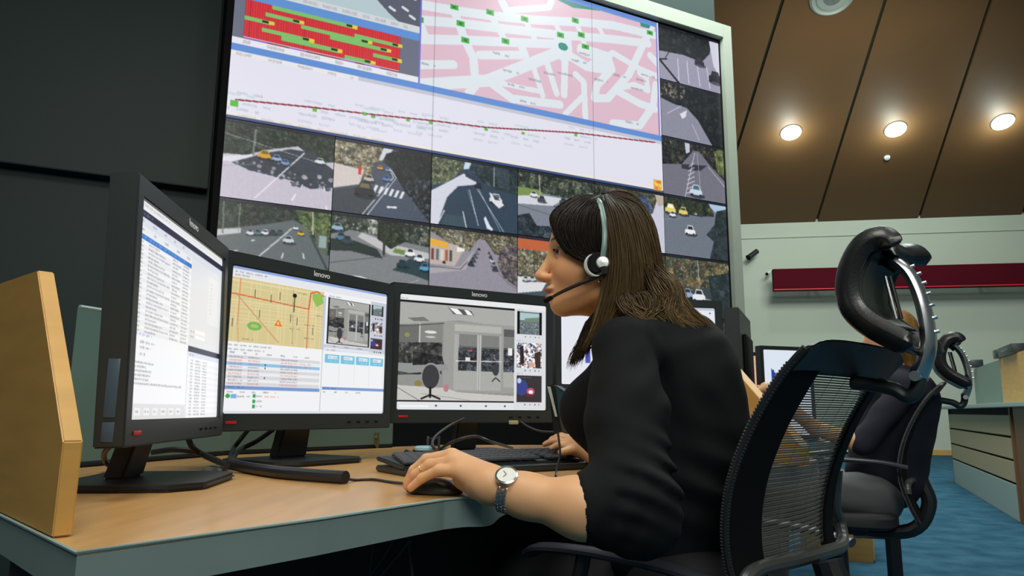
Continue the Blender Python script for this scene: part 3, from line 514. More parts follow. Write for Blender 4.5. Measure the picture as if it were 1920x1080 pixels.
def screen_plain(k):
    p = Pic(160, 128, (236, 238, 246)); p.rect(0, 0, 1, .04, (190, 200, 220))
    if k == 0: p.rect(.3, .2, .36, .7, (80, 90, 190)); p.words(.6, .1, .9, .03); p.rect(.55, .1, .8, .4, (226, 226, 232)); p.words(.6, .2, .78, .02)
    if k == 1: p.rect(.55, .08, .8, .3, (216, 218, 226)); p.words(.57, .12, .78, .02); p.ell(.94, .08, .01, .012, (60, 60, 90)); p.rect(.4, .55, .52, .9, (200, 206, 220))
    if k == 2:
        p.rect(0, 0, 1, 1, (226, 236, 248)); p.poly([(.16, .22), (.24, .28), (.34, .34), (.4, .44), (.44, .6), (.46, .9), (.16, .9)], (36, 66, 160))
        for t in range(9): p.rect(.2+.03*t, .24+.035*t, .225+.03*t, .27+.035*t, (36, 66, 160))
        p.rect(.19, .55, .28, .57, (230, 240, 250)); p.rect(.5, .5, .54, .56, (60, 90, 180)); p.rect(.6, .62, .64, .66, (60, 90, 180))
    if k == 3: p.rect(0, 0, 1, 1, (226, 176, 150)); [p.words(.1, .1+.1*t, .9, .02, (180, 120, 100), .5) for t in range(8)]
    return p.soft().a
def screen_mesh(img, o, ux, uz, w, h):  # flat picture grid: o top-left corner, ux to the right, uz up
    H, W = img.shape[:2]; i, j = np.meshgrid(np.arange(H+1), np.arange(W+1), indexing='ij')
    o = np.array(o); ux = np.array(ux); uz = np.array(uz)
    P = o + (j.reshape(-1, 1)/W*w)*ux - (i.reshape(-1, 1)/H*h)*uz
    ii, jj = np.meshgrid(np.arange(H), np.arange(W), indexing='ij'); a = (ii*(W+1)+jj).ravel(); q = np.stack([a, a+W+1, a+W+2, a+1], 1)
    pad = np.pad(np.clip(img, 0, 255), ((0, 1), (0, 1), (0, 0)), 'edge')
    return npmesh(P, q, lin(pad).reshape(-1, 3), False)
# ------------------------------------------------------------------ the room
VO = Vector((-1.5736, 3.7304, 2.4754)); VYAW = .4675; VR = Vector((math.cos(VYAW), math.sin(VYAW), 0)); VN = Vector((math.sin(VYAW), -math.cos(VYAW), 0)); CW, CH = .6, .45   # video wall: VN looks into the room
def px2cell(px, py):
    p = OP(px, py, VO, VN)-VO; return (p.dot(VR)/CW, -p.z/CH)
def struct(o): o['kind'] = 'structure'; return o
carpet = mat('blue carpet', (.016, .066, .115), .95, 0, nscale=5, col2=(.035, .11, .165), bump=.8, bscale=260, spec=.1)
struct(MB().box((4, 8.5, -.05), (26, 22, .1)).build('floor', carpet))
wallm = mat('pale green plaster', (.50, .54, .46), .85, 0, .05, .5)
darkm = mat('dark teal wall', (.010, .030, .028), .6, 0, .15, .7)
ceilm = mat('brown ceiling panel', (.13, .062, .021), .58, 0, .06, 1.2, stretch=(1, 1, 1))
# back wall, its height following the ceiling edge in the photograph
A = V(1385, 421, 16.6); B = V(1920, 400, 15.6); ZB = A.z
d = (Vector((B.x, B.y, 0))-Vector((A.x, A.y, 0))).normalized(); a0 = Vector((A.x, A.y, 0))-d*6; b0 = Vector((B.x, B.y, 0))+d*5; nb = Vector((d.y, -d.x, 0))
if nb.y > 0: nb = -nb
struct(MB().prism([a0, b0, b0+Vector((0, 0, ZB+.6)), a0+Vector((0, 0, ZB+.6))], -nb*.2).build('wall_back', wallm))
struct(MB().prism([a0+nb*.002, b0+nb*.002, b0+nb*.002+Vector((0, 0, .11)), a0+nb*.002+Vector((0, 0, .11))], nb*.02).build('baseboard_back', woodp))
struct(MB().prism([a0+nb*.002+Vector((0, 0, ZB-.34)), b0+nb*.002+Vector((0, 0, ZB-.34)), b0+nb*.002+Vector((0, 0, ZB-.36)), a0+nb*.002+Vector((0, 0, ZB-.36))], nb*.03).build('trim_1', wallm))
struct(MB().prism([(14.5, -2, 0), (14.5, 18, 0), (14.5, 18, 8), (14.5, -2, 8)], (.2, 0, 0)).build('wall_right', wallm))
# sloped ceiling of long brown panels with dark joints
cn = (Vector((0, -.5, 1)) + 0*nb); SL = .5
e0 = Vector((A.x, A.y, ZB)); up = (Vector((0, 0, 1))*SL + nb).normalized(); cnrm = d.cross(up).normalized()
def OC(px, py): return OP(px, py, e0, cnrm)
lines = [((1075-195*0, 0), (957, 412))]
for k, (x0, x1) in enumerate([(690, 577), (885, 767), (1080, 957), (1275, 1147), (1468, 1340), (1660, 1532), (1858, 1722), (2052, 1914), (2246, 2106), (2440, 2298)]): lines.append(((x0, 0), (x1, 412)))
lines = lines[1:]; cb = MB(); gb = MB()
def onl(l, s):                          # ceiling joint line, s=0 at the wall
    p1 = OC(l[1][0], l[1][1]); p0 = OC(l[0][0], l[0][1]); dd = (p0-p1).normalized()
    s0 = (e0-p1).dot(up)/dd.dot(up); return p1 + dd*(s0-.5+s)
for l, l2 in zip(lines[:-1], lines[1:]):
    for s0, s1 in ((0, 10.5),):
        g = (onl(l2, 0)-onl(l, 0)).normalized()*.028
        cb.prism([onl(l, s0)+g, onl(l2, s0)-g, onl(l2, s1)-g, onl(l, s1)+g], cnrm*(.05 if cnrm.z > 0 else -.05))
    sg = .05 if cnrm.z > 0 else -.05
ceil = struct(cb.build('ceiling', ceilm, sm=None))
gq = MB().prism([onl(lines[0], 0)+cnrm*sg*1.2, onl(lines[-1], 0)+cnrm*sg*1.2, onl(lines[-1], 10.5)+cnrm*sg*1.2, onl(lines[0], 10.5)+cnrm*sg*1.2], cnrm*sg)
struct(gq.build('trim_2', mat('dark joint backing', (.02, .025, .012), .8), sm=None))
cdn = -cnrm if cnrm.z > 0 else cnrm     # out of the ceiling, into the room
def on_ceiling(px, py, off=0):
    p = OC(px, py)+cdn*off; q = cdn.to_track_quat('Z', 'Y').to_matrix().to_4x4(); q.translation = p; return q
lampe = emat('downlight glow', (.86, 1, .94), 24)
for n, (x, y, lb) in enumerate(((1483, 248, 'round ceiling downlight nearest the edge of the video wall'), (1679, 242, 'round ceiling downlight in the middle of the row of three'), (1880, 228, 'round ceiling downlight at the right end of the row'))):
    t = thing('downlight', lb, 'ceiling light', group='downlights in the brown ceiling'); M = on_ceiling(x, y)
    MB().lathe([(.165, 0), (.205, .0), (.205, .02), (.185, .03), (.165, .02)], M, 40).build('rim', whitep, t)
    MB().lathe([(.0, .06), (.07, .058), (.12, .045), (.15, .025), (.16, .004), (0, .002)], M, 40).build('diffuser', lampe, t)
    pl = bpy.data.lights.new('downlight_lamp', 'POINT'); pl.energy = 36; pl.color = (.84, 1, .93); pl.shadow_soft_size = .12
    po = bpy.data.objects.new('downlight_lamp', pl); C.objects.link(po); po.location = M @ Vector((0, 0, .30)); po.parent = t
grim = mat('grey vent metal', (.30, .33, .30), .45)
for x, y, lb in ((1560, -8, 'large round ceiling air diffuser above the downlights, between two joints'), (1200, -16, 'round ceiling air diffuser just above the top of the video wall')):
    t = thing('ceiling_diffuser', lb, 'air vent'); M = on_ceiling(x, y)
    MB().lathe([(.30, 0), (.37, 0), (.365, .03), (.33, .06), (.30, .03)], M, 44).build('outer_ring', grim, t)
    for r in (.24, .17): MB().lathe([(r-.05, .01), (r+.02, .0), (r+.015, .05), (r-.02, .06)], M, 40).build('cone_ring', grim, t)
    MB().lathe([(.0, .05), (.08, .045), (.10, .02), (.10, 0)], M, 30).build('center_cap', grim, t)
sm_ = tag(MB().lathe([(.0, .05), (.045, .045), (.06, .02), (.062, 0)], on_ceiling(1663, 295), 24).build('smoke_detector', whitep), 'small round white smoke detector below the middle downlight', 'smoke detector')
# dark wall around the video wall with a projecting upper part
w0 = VO - VN*.34; L = w0 - VR*4.5; R_ = w0 + VR*3.9
def zz(p, z): return Vector((p.x, p.y, z))
struct(MB().prism([zz(L, 0), zz(R_, 0), zz(R_, 4.6), zz(L, 4.6)], -VN*.12).build('wall_left', darkm, sm=None))
zl = OP(60, 308, w0+VN*.10, VN).z; zl2 = OP(240, 337, w0+VN*.10, VN).z; zl = (zl+zl2)/2
L1 = L+VN*.002; R1 = VO - VN*.338 + VR*(-.05)
struct(MB().prism([zz(L1, zl), zz(R1, zl), zz(R1, 4.6), zz(L1, 4.6)], VN*.10).build('trim_3', darkm, sm=None, bev=.004))

# ------------------------------------------------------------------ video wall
vt = thing('video_wall', 'huge wall of joined screens with a street map and many traffic camera pictures', 'video wall', zz(VO+VR*1.8, 0))
def vloc(): return vt.matrix_basis.inverted()
def vq(k, r, off=0): return VO + VR*(k*CW) - Vector((0, 0, r*CH)) + VN*off
big = video_wall_picture(); scr = attrmat('screen picture', True, .35, .92)
def wallpic(name, k0, k1, r0, r1, label):
    W, H = 170, 128; im = big[(r0+3)*H:(r1+3)*H, k0*W:k1*W]; g = .004
    me = screen_mesh(im, vq(k0, r0, .002)-vt.location+VR*g*.5-Vector((0, 0, g*.5)), VR, (0, 0, 1), (k1-k0)*CW-g, (r1-r0)*CH-g)
    o = link(name, me, scr, vt); o['label'] = label; return o
wallpic('map_screen', 0, 5, -3, 0, 'large picture with pink street map, red and green timetable and tram line')
FL = ['avenue with tree shade and yellow bus', 'bend with dark trees and zebra crossing', 'blue road with a silver car', 'square with lawn and parked cars', 'bright sunlit road', 'grey road with white car and yellow buses', 'straight road with fence and white van', 'junction with a big tree', 'narrow shopping street', 'white building and orange awning', 'road with trees', 'parked white cars under autumn trees']
for r in (0, 1, 2):
    for k in range(6): wallpic('camera_feed', k, k+1, r, r+1, 'traffic picture: '+FL[(r*6+k) % 12])
for r, l in ((-3, 'dark trees and black wires'), (-2, 'dark trees over pale road'), (-1, 'road to the horizon with white van')): wallpic('camera_feed', 5, 6, r, r+1, 'traffic picture: '+l)
fm = mat('video wall frame', (.32, .37, .31), .5)
fr = MB()
def bars(mb, k0, k1, z0, z1, f, bk):
    a = VO+VR*k0; b = VO+VR*k1; mb.prism([zz(a, z0)+VN*f-vt.location, zz(b, z0)+VN*f-vt.location, zz(b, z1)+VN*f-vt.location, zz(a, z1)+VN*f-vt.location], -VN*(f-bk))
zt, zb = VO.z+3*CH, VO.z-3*CH
bars(fr, -.012, 3.6+.012, zt+.012, zt+.13, .05, -.3); bars(fr, 3.612, 3.70, zb-.12, zt+.13, .05, -.3); 
frs = fr.build('frame', fm, vt, sm=None, bev=.004)
sd = MB(); bars(sd, -.035, -.012, zb-.12, zt+.13, .01, -.3); bars(sd, -.012, 3.612, zb-.1, zt+.012, -.0005, -.3); bars(sd, -.012, 0, zb, zt, .006, -.3); bars(sd, 3.6, 3.612, zb, zt+.012, .006, -.3); bars(sd, -.012, 3.612, zt, zt+.012, .006, -.3); sd.build('cabinet', blkm, vt, sm=None)
ft = MB(); bars(ft, -.03, 3.69, 0, zb-.12, -.05, -.3); ft.build('plinth', blkm, vt, sm=None)

# ------------------------------------------------------------------ things on the back wall
pL = OP(1447, 527, A+nb*.5, nb); pR = pL + d*9.5
ledm = mat('led bar housing', (.075, .003, .010), .85, spec=.1); 
t = thing('led_sign', 'long dark red display bar across the pale back wall', 'display', pL)
zr = (OP(1447, 507, A+nb*.5, nb).z-OP(1447, 547, A+nb*.5, nb).z)
def sgn(z0, z1, f, b): return [Vector((0, 0, z0)), d*9.5+Vector((0, 0, z0)), d*9.5+Vector((0, 0, z1)), Vector((0, 0, z1))], nb
for nm, z0, z1, f0, f1, mm in (('housing', -zr/2, zr/2, 0, .16, ledm), ('glowing_strip', -zr/2+.01, -zr/2+.03, .161, .165, emat('red led glow', (.5, .01, .03), .35))):
    MB().prism([nb*f0+d*.01+Vector((0, 0, z0)), nb*f0+d*9.48+Vector((0, 0, z0)), nb*f0+d*9.48+Vector((0, 0, z1)), nb*f0+d*.01+Vector((0, 0, z1))], nb*(f1-f0)).build(nm, mm, t, bev=.0)
[MB().box(nb*-.25+d*x, (.06, .5, .06)).build('bracket', blkm, t) for x in (1, 4.5, 8.5)]
def wallcam(px, py, lb, s, m):
    p = OP(px, py, A+nb*.1, nb); t = thing('security_camera', lb, 'camera', p)
    MB().tube([(.0, .1, .0), (0, -.05, -.02), (.02, -.14, -.05)], .02*s, 10).build('bracket', m, t)
    MB().tube([(-.12*s, -.2, -.10*s), (.10*s, -.14, .06*s)], .06*s, 16).build('housing', m, t)
    MB().tube([(-.14*s, -.205, -.115*s), (-.12*s, -.2, -.10*s)], [.07*s, .062*s], 16).build('lens_hood', blkm, t)
wallcam(1408, 478, 'small black camera on the pale wall beside the video wall', 1.0, blk)
wallcam(1438, 512, 'small white camera at the left end of the red bar', .55, whitep)

# ------------------------------------------------------------------ main desk
ZD = .76; TH = .046
def D(px, py, z=ZD): p = OZ(px, py, z); return (p.x, p.y)
corner = D(145, 1036); pe = D(870, 934); lf = D(0, 965); ldir = (Vector(lf)-Vector(corner)).normalized()
fd = (Vector(pe)-Vector(corner)).normalized()
back = (-1.30, 1.28); outl = [corner, tuple(Vector(corner)+fd*(Vector(pe)-Vector(corner)).length*.5), (pe[0]-.03, pe[1]-.018)]
cur = spline([(pe[0]-.03, pe[1]-.018), (pe[0], pe[1]+.006), (-.035, 1.23), (-.015, 1.34), (.03, 1.47), (.12, 1.60), (.30, 1.70), (.48, 1.74), (.62, 1.86), (.78, 2.0), (.91, 2.2), (.95, 2.5)], 6)[1:]
outl += [tuple(c) for c in cur] + [(.95, 3.15), (-.30, 3.02), D(735, 838), D(430, 852), D(150, 874)]
lb_ = Vector(corner)+ldir*1.05; outl += [(lb_.x-.03, lb_.y+.10), (lb_.x, lb_.y)]
dt = thing('desk', 'light wood operator desk with thick grey-green edge and curved front', 'desk', (corner[0], corner[1], 0))
dl = Vector((corner[0], corner[1], 0))
MB().prism([Vector((x, y, ZD-.003))-dl for x, y in outl], (0, 0, .003)).build('worktop', wood, dt, sm=None)
MB().prism([Vector((x, y, ZD-TH))-dl for x, y in outl], (0, 0, TH-.0035)).build('edge_band', edge, dt, sm=None)
nE = len(cur)+3
lip = MB().tube([Vector((x, y, ZD-.0005))-dl for x, y in [(lb_.x, lb_.y)]+outl[:nE]], .0022, 6); lip.build('edge_lip', edge_hi, dt)
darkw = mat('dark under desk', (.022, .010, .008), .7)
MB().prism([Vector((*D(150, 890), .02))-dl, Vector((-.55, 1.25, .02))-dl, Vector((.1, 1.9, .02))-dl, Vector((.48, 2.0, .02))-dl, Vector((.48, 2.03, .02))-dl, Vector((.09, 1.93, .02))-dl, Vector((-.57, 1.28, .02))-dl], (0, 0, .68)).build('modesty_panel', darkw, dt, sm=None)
for x, y in ((-.62, 1.0), (-.30, 2.6), (.70, 2.9), (.50, 1.95)): MB().box((x-dl.x, y-dl.y, .357), (.05, .05, .714)).build('leg', blk, dt)
# partition panel of grey-green glass with clips
pt = [Vector((*D(112, 880), ZD)), Vector((*D(430, 853), ZD)), Vector((*D(734, 839), ZD))]
ztop = V(150, 576, (pt[0].y+.02)).z
t = thing('desk_partition', 'grey-green screen panel standing along the back edge of the desk', 'partition', pt[0])
prof = [p+Vector((0, .0, .012)) for p in pt]; nrm = Vector((-.035, .02, 0))
MB().prism([p-pt[0]+nrm*0 for p in [prof[0]+Vector((-.25, -.4, 0))*0, prof[1], prof[2]]]+[p-pt[0]+Vector((0, .022, 0)) for p in (prof[2], prof[1], prof[0])], (0, 0, ztop-ZD-.012)).build('panel', glassg, t, sm=None, bev=.002)
MB().tube([p-pt[0]+Vector((0, .0, .004)) for p in pt], .006, 8).build('base_seal', blkm, t)
MB().tube([p-pt[0]+Vector((0, .011, ztop-ZD-.012)) for p in prof], .005, 8).build('top_rail', edge_hi, t)
clipm = mat('brass clip', (.16, .15, .09), .4, .6)
for px, py in ((419, 838), (708, 831)):
    q = V(px, py, pt[1].y if px < 500 else pt[2].y-.03); q.y -= .02
    cl = MB().box((q.x-pt[0].x, q.y-pt[0].y, .03), (.018, .03, .06), bev=.003).build('clip', clipm, t)
    MB().box((q.x-pt[0].x, q.y-pt[0].y-.017, .042), (.008, .006, .008)).build('screw', chrome, cl)

# wooden end panel, left
pb0 = Vector((*D(97, 1010), ZD)); pdir = Vector((ldir.x, ldir.y, 0)).normalized(); pn = Vector((pdir.y, -pdir.x, 0)); 
pp = [OP(x, y, pb0, pn) for x, y in ((97, 1010), (118, 828), (70, 507), (0, 531))]
pp[0].z = ZD+.001; b2 = pb0+pdir*.72; b3 = pp[3]+pdir*.35+Vector((0, 0, .0)); tz = (pp[3].z-pp[2].z)/((pp[3]-pp[2]).dot(pdir)); b3.z = pp[3].z+tz*.15
th = (OP(133, 1018, pb0, Vector((pdir.x, pdir.y, 0)))-pb0); thk = abs(th.dot(pn)); sgn_ = 1 if th.dot(pn) > 0 else -1
t = tag(MB().prism([Vector((p.x, p.y, p.z)) for p in (pp[0], pp[1], pp[2], pp[3], b3, Vector((b3.x, b3.y, ZD+.001)))], pn*sgn_*min(max(thk, .02), .04)).build('end_panel', woodp, sm=None, bev=.0015), 'upright wooden end panel with angled front edge on the desk corner', 'panel')
# wooden divider on the right, sloping down
q0 = [V(1362, 676, 2.15), V(1445, 765, 1.98), V(1440, 850, 1.98), V(1405, 870, 2.05), V(1362, 870, 2.15)]
sp_ = [Vector((.58, 2.20, ZD)), Vector((.58, 2.20, V(1330, 640, 2.2).z)), ]
pA = V(1355, 668, 2.25); pB = V(1500, 835, 1.90)
t = tag(MB().prism([Vector((pA.x, pA.y, ZD+.001)), pA, pB, Vector((pB.x, pB.y, ZD+.001))], (.028, .012, 0)).build('divider_panel', woodp, sm=None, bev=.0015), 'wooden divider with sloping top edge on the desk behind the seated woman', 'panel')

# ------------------------------------------------------------------ monitors
logo = mat('logo silver', (.72, .76, .76), .4); navy = mat('side buttons', (.05, .09, .13), .3)
def monitor(pos, yaw, tilt, W, H, img, label, group=None, logo_txt=True, base=True, zfloor=ZD, bz=(.026, .035, .042), deep=.05, neck=.10, lead=None):
    bl, btp, bb = bz; zfloor += .0012; t = thing('monitor', label, 'monitor', (pos[0], pos[1], zfloor), (0, 0, yaw), group)
    zc = pos[2]-zfloor; T = Matrix.Translation((0, 0, zc)) @ Matrix.Rotation(-tilt, 4, 'X')
    OW, OH = W+2*bl, H+btp+bb; cz = (btp-bb)/2
    x0, x1, z0, z1 = -W/2, W/2, -H/2, H/2; X0, X1, Z0, Z1 = x0-bl, x1+bl, z0-bb, z1+btp
    fr = MB(); 
    vs = []
    for y in (-.006, .040):
        vs += [(X0, y, Z0), (X1, y, Z0), (X1, y, Z1), (X0, y, Z1)]
    vs += [(x0, -.006, z0), (x1, -.006, z0), (x1, -.006, z1), (x0, -.006, z1)]; vs += [(x0, .002, z0), (x1, .002, z0), (x1, .002, z1), (x0, .002, z1)]
    vs = [tuple(T @ Vector(v)) for v in vs]; fs = []
    for i in range(4):
        j = (i+1) % 4; fs += [(i, j, 8+j, 8+i), (8+i, 8+j, 12+j, 12+i), (i, 4+i, 4+j, j)]
    fs += [(4, 7, 6, 5)]
    fr.add(vs, fs); f = fr.build('bezel', blk2, t, sm=None, bev=.0025)
    me = screen_mesh(img, (x0, .0012, z1), (1, 0, 0), (0, 0, 1), W, H); me.transform(T); link('screen', me, scr, t)
    MB().box((0, .040+deep/2, cz-.01), (OW*.62, deep, OH*.62), T, .008).build('rear_housing', blkm, t)
    if logo_txt: text('logo', 'lenovo', .021, T @ Matrix.Translation((.005, -.0075, z1+btp*.52)) @ Matrix.Rotation(math.pi/2, 4, 'X'), logo, t)
    MB().box((x0+.02, -.0075, z0-bb*.5), (.03, .002, .007), T, .0008).build('badge', redp, t)
    for k in range(4): MB().box((x1-.14+.035*k, -.0072, z0-bb*.55), (.012, .002, .004), T).build('button', blkm, t)
    if base:
        zt_ = zc-OH/2+cz+.05
        if zt_ > .05:
            MB().prism([(-neck/2, .07, .012), (neck/2, .07, .012), (neck/2*.85, .04, zt_), (-neck/2*.85, .04, zt_)], (0, .035, 0)).build('neck', blk, t, bev=.004)
        MB().prism([(-.15, .17, 0), (-.15, -.04, 0), (-.10, -.09, 0), (.10, -.09, 0), (.15, -.04, 0), (.15, .17, 0)], (0, 0, .012)).build('base', blk, t, bev=.005)
    return t
k_ = 1.1
def sc(p): return (p[0]*k_, p[1]*k_, CAMH+(p[2]-CAMH)*k_)
k_ = 1.03
m1 = monitor(sc((-.6191, 1.3563, 1.0583)), 1.6953, .035, .505, .361, screen1(), 'left operator monitor turned sideways showing long text tables', 'operator monitors on the desk', deep=.045)
for nm, z, h_, mm in (('side_port', .075, .09, navy), ('side_port', .008, .03, navy)): MB().box((-.2785, .012, .315+z-.22), (.003, .018, h_), None, .001).build(nm, mm, m1)
k_ = 1.1
m2 = monitor(sc((-.4839, 1.7719, 1.0530)), .9764, 0, .539, .3574, screen2(), 'middle operator monitor showing a yellow street map and tables', 'operator monitors on the desk')
m3 = monitor(sc((-.1059, 2.15, 1.0647)), .512, -.01, .539, .3584, screen3(), 'right operator monitor showing a grey office with glass doors', 'operator monitors on the desk', neck=.08)
def far_monitor(px, py, dep, yaw, W, H, img, lb, z0=ZD, **kw):
    p = V(px, py, dep); return monitor(p, yaw, 0, W, H, img, lb, None, False, True, z0, **kw)
far_monitor(1128, 655, 3.08, .30, .37, .30, screen_plain(0), 'white monitor seen between the right operator monitor and the woman')
far_monitor(1272, 640, 2.72, .15, .30, .26, screen_plain(1), 'white monitor behind the woman, right side of its frame beside her hair', bz=(.03, .03, .03))
far_monitor(1378, 684, 2.44, -1.98, .32, .27, screen_plain(0), 'black monitor seen from behind at an angle next to the video wall', deep=.012)
far_monitor(1478, 735, 3.75, .30, .28, .43, screen_plain(2), 'monitor showing a blue bar chart behind the wooden divider', bz=(.02, .02, .03))
far_monitor(1402, 735, 4.0, .30, .25, .40, screen_plain(3), 'narrow monitor with a pinkish picture beside the blue chart monitor', bz=(.02, .02, .03))

# second desk behind, carrying the chart monitors
t = thing('desk', 'far desk behind the wooden divider carrying the chart monitors', 'desk', (1.45, 3.98, 0))
MB().box((.0, 0, ZD-.02), (.86, .86, .036), None, .004).build('worktop', wood, t); MB().box((0, -.435, ZD-.022), (.86, .012, .042)).build('edge_band', edge, t)
for x in (-.39, .39):
    for y in (-.36, .36): MB().box((x, y, .36), (.05, .05, .72)).build('leg', blk, t)

# ------------------------------------------------------------------ keyboard
kt = thing('keyboard', 'black keyboard on the desk under the right operator monitor', 'keyboard')
ka = OZ(776, 886, ZD+.012); kb = OZ(1075, 872, ZD+.012); kr = (kb-ka); kr.z = 0; kx = kr.normalized(); ky = Vector((-kx.y, kx.x, 0))
K = Matrix((( kx.x, ky.x, 0, ka.x), (kx.y, ky.y, 0, ka.y), (0, 0, 1, ZD+.001), (0, 0, 0, 1))); kt.matrix_basis = K
KW, KD = .50, .20
MB().prism([(0, 0, 0), (KW, 0, 0), (KW, 0, .014), (0, 0, .014)], (0, KD, 0)).prism([(0, .05, .010), (KW, .05, .010), (KW, .05, .020), (0, .05, .020)], (0, KD-.05, .014)).build('case', blk2, kt, bev=.003)
def keycap(w_, h_):
    return MB().prism([(-w_/2, -h_/2, 0), (w_/2, -h_/2, 0), (w_/2, h_/2, 0), (-w_/2, h_/2, 0)], (0, 0, .004)).add([(-w_/2, -h_/2, .004), (w_/2, -h_/2, .004), (w_/2, h_/2, .004), (-w_/2, h_/2, .004), (-w_/2*.78, -h_/2*.74, .009), (w_/2*.78, -h_/2*.74, .009), (w_/2*.78, h_/2*.8, .009), (-w_/2*.78, h_/2*.8, .009)], [(0, 1, 5, 4), (1, 2, 6, 5), (2, 3, 7, 6), (3, 0, 4, 7), (4, 5, 6, 7)])
keym = mat('key plastic', (.030, .034, .040), .35); key0 = None
for r in range(5):
    for c in range(19):
        if c in (14,) : continue
        if r == 0 and 4 <= c <= 9: continue
        x = .018+c*.0255+(.006*r if c < 14 else 0); y = .062+r*.0265; z = .0225+.014*(y-.05)/(KD-.05)
        if key0 is None: o = key0 = keycap(.022, .0225).build('key', keym, kt)
        else: o = key0.copy(); C.objects.link(o)
        o.location = (x, y, z)
o = keycap(.148, .0225).build('key', keym, kt); o.location = (.205, .062, .0235)

# ------------------------------------------------------------------ small things on the desk
g0 = OZ(415, 880, ZD)
t = thing('cable_grommet', 'pale round cable grommet set in the desk by the cables', 'cable grommet', (g0.x, g0.y, ZD))
MB().lathe([(.0, .008), (.030, .008), (.040, .005), (.041, 0.0), (0, 0)], None, 32).build('ring', mat('pale grommet', (.38, .48, .48), .4), t)
def cable(name, pts, r, lb, n=10, m=cab):
    pts = spline(pts, n); t = tag(MB().tube(pts, r, 10).build(name, m), lb, 'cable'); return t
def Q(px, py, dep): p = V(px, py, dep); return tuple(p)
def QZ(px, py, z): return tuple(OZ(px, py, z))
cable('cable_sleeve', [QZ(425, 868, ZD+.02), QZ(460, 876, ZD+.013), QZ(520, 885, ZD+.013), QZ(590, 891, ZD+.013), QZ(648, 895, ZD+.013)], .0125, 'thick black cable sleeve lying across the desk')
cable('mouse_cord', [QZ(640, 895, ZD+.012), QZ(665, 900, ZD+.003), QZ(700, 899, ZD+.003), QZ(735, 904, ZD+.003), QZ(768, 906, ZD+.006), QZ(800, 898, ZD+.012)], .0028, 'thin dark cord running from the sleeve to the hand')
cable('power_cable', [Q(352, 820, 1.75), Q(362, 840, 1.75), Q(385, 855, 1.75), QZ(425, 872, ZD+.02)], .007, 'black cable dropping behind the left monitor to the grommet')
cable('power_cable', [Q(285, 848, 1.8), Q(330, 843, 1.8), Q(375, 850, 1.8), QZ(428, 874, ZD+.012)], .007, 'black cable running low from the left monitor to the grommet')
cable('power_cable', [Q(470, 800, 1.95), Q(450, 825, 1.93), Q(436, 845, 1.90), QZ(430, 868, ZD+.02)], .006, 'black cable hanging steeply behind the middle monitor')
cable('power_cable', [Q(512, 806, 1.98), Q(480, 828, 1.93), Q(448, 845, 1.88), QZ(433, 868, ZD+.02)], .006, 'black cable slanting from the foot of the middle monitor')
cable('power_cable', [Q(205, 838, 1.55), Q(196, 850, 1.60), Q(198, 866, 1.66), QZ(215, 878, ZD+.008)], .006, 'black cable loop behind the left monitor stand')
cable('usb_cable', [Q(870, 785, 2.2), Q(840, 800, 2.15), Q(815, 820, 2.05), Q(812, 838, 1.95), QZ(830, 850, ZD+.02)], .004, 'thin black cable hanging under the right monitor')
cable('usb_cable', [QZ(812, 850, ZD+.02), Q(850, 828, 2.0), Q(890, 818, 2.0), Q(920, 828, 2.0), QZ(960, 840, ZD+.03)], .004, 'thin black cable arching over the back of the keyboard')
cable('usb_cable', [Q(975, 790, 2.3), Q(990, 800, 2.3), Q(1012, 808, 2.3), Q(1040, 810, 2.3)], .003, 'short thin wire with pale plug under the right monitor')
tag(MB().box(tuple(V(963, 792, 2.3)), (.03, .012, .012), None, .002).build('cable_plug', mat('pale plug', (.35, .33, .14), .5)), 'pale yellow plug hanging under the right monitor', 'plug')
# dangling cables below the desk
for a, b, c_, lb in (((700, 1020), (696, 1050), (690, 1095), 'cable under the desk, leftmost of the hanging ones'), ((738, 1012), (715, 1050), (680, 1095), 'cable under the desk slanting left'), ((765, 1005), (768, 1040), (775, 1095), 'cable under the desk beside the slanting pair'), ((770, 1012), (742, 1045), (700, 1095), 'cable under the desk crossing behind the others')):
    cable('hanging_cable', [Q(*a, 1.24), Q(*b, 1.24), Q(*c_, 1.24)], .0035, 'thin black '+lb)
g = OZ(792, 868, ZD)
t = thing('headset_adapter', 'small dark blue desk gadget with pale top left of the keyboard', 'gadget', g)
MB().prism([(-.055, .0, .018), (-.03, -.03, .0), (.03, -.03, 0), (.035, .03, 0), (-.03, .03, 0)], (.004, 0, .022)).build('housing', mat('dark blue plastic', (.015, .03, .07), .3), t, bev=.004)
MB().lathe([(0, .046), (.022, .045), (.028, .040), (.028, .034), (0, .034)], Matrix.Translation((.005, 0, 0)), 24).build('top', mat('pale blue top', (.25, .42, .50), .4), t)
g = OZ(812, 862, ZD)
t = thing('cable_stand', 'small black upright bracket holding cables at the keyboard end', 'bracket', (g.x, g.y, ZD))
MB().box((0, 0, .004), (.05, .05, .008), None, .002).build('foot', blk, t)
for x in (-.016, .016): MB().box((x, 0, .035), (.006, .02, .062), None, .002).build('upright', blk2, t)
for z in (.02, .04, .06): MB().box((0, 0, z), (.036, .006, .004)).build('crossbar', blk2, t)
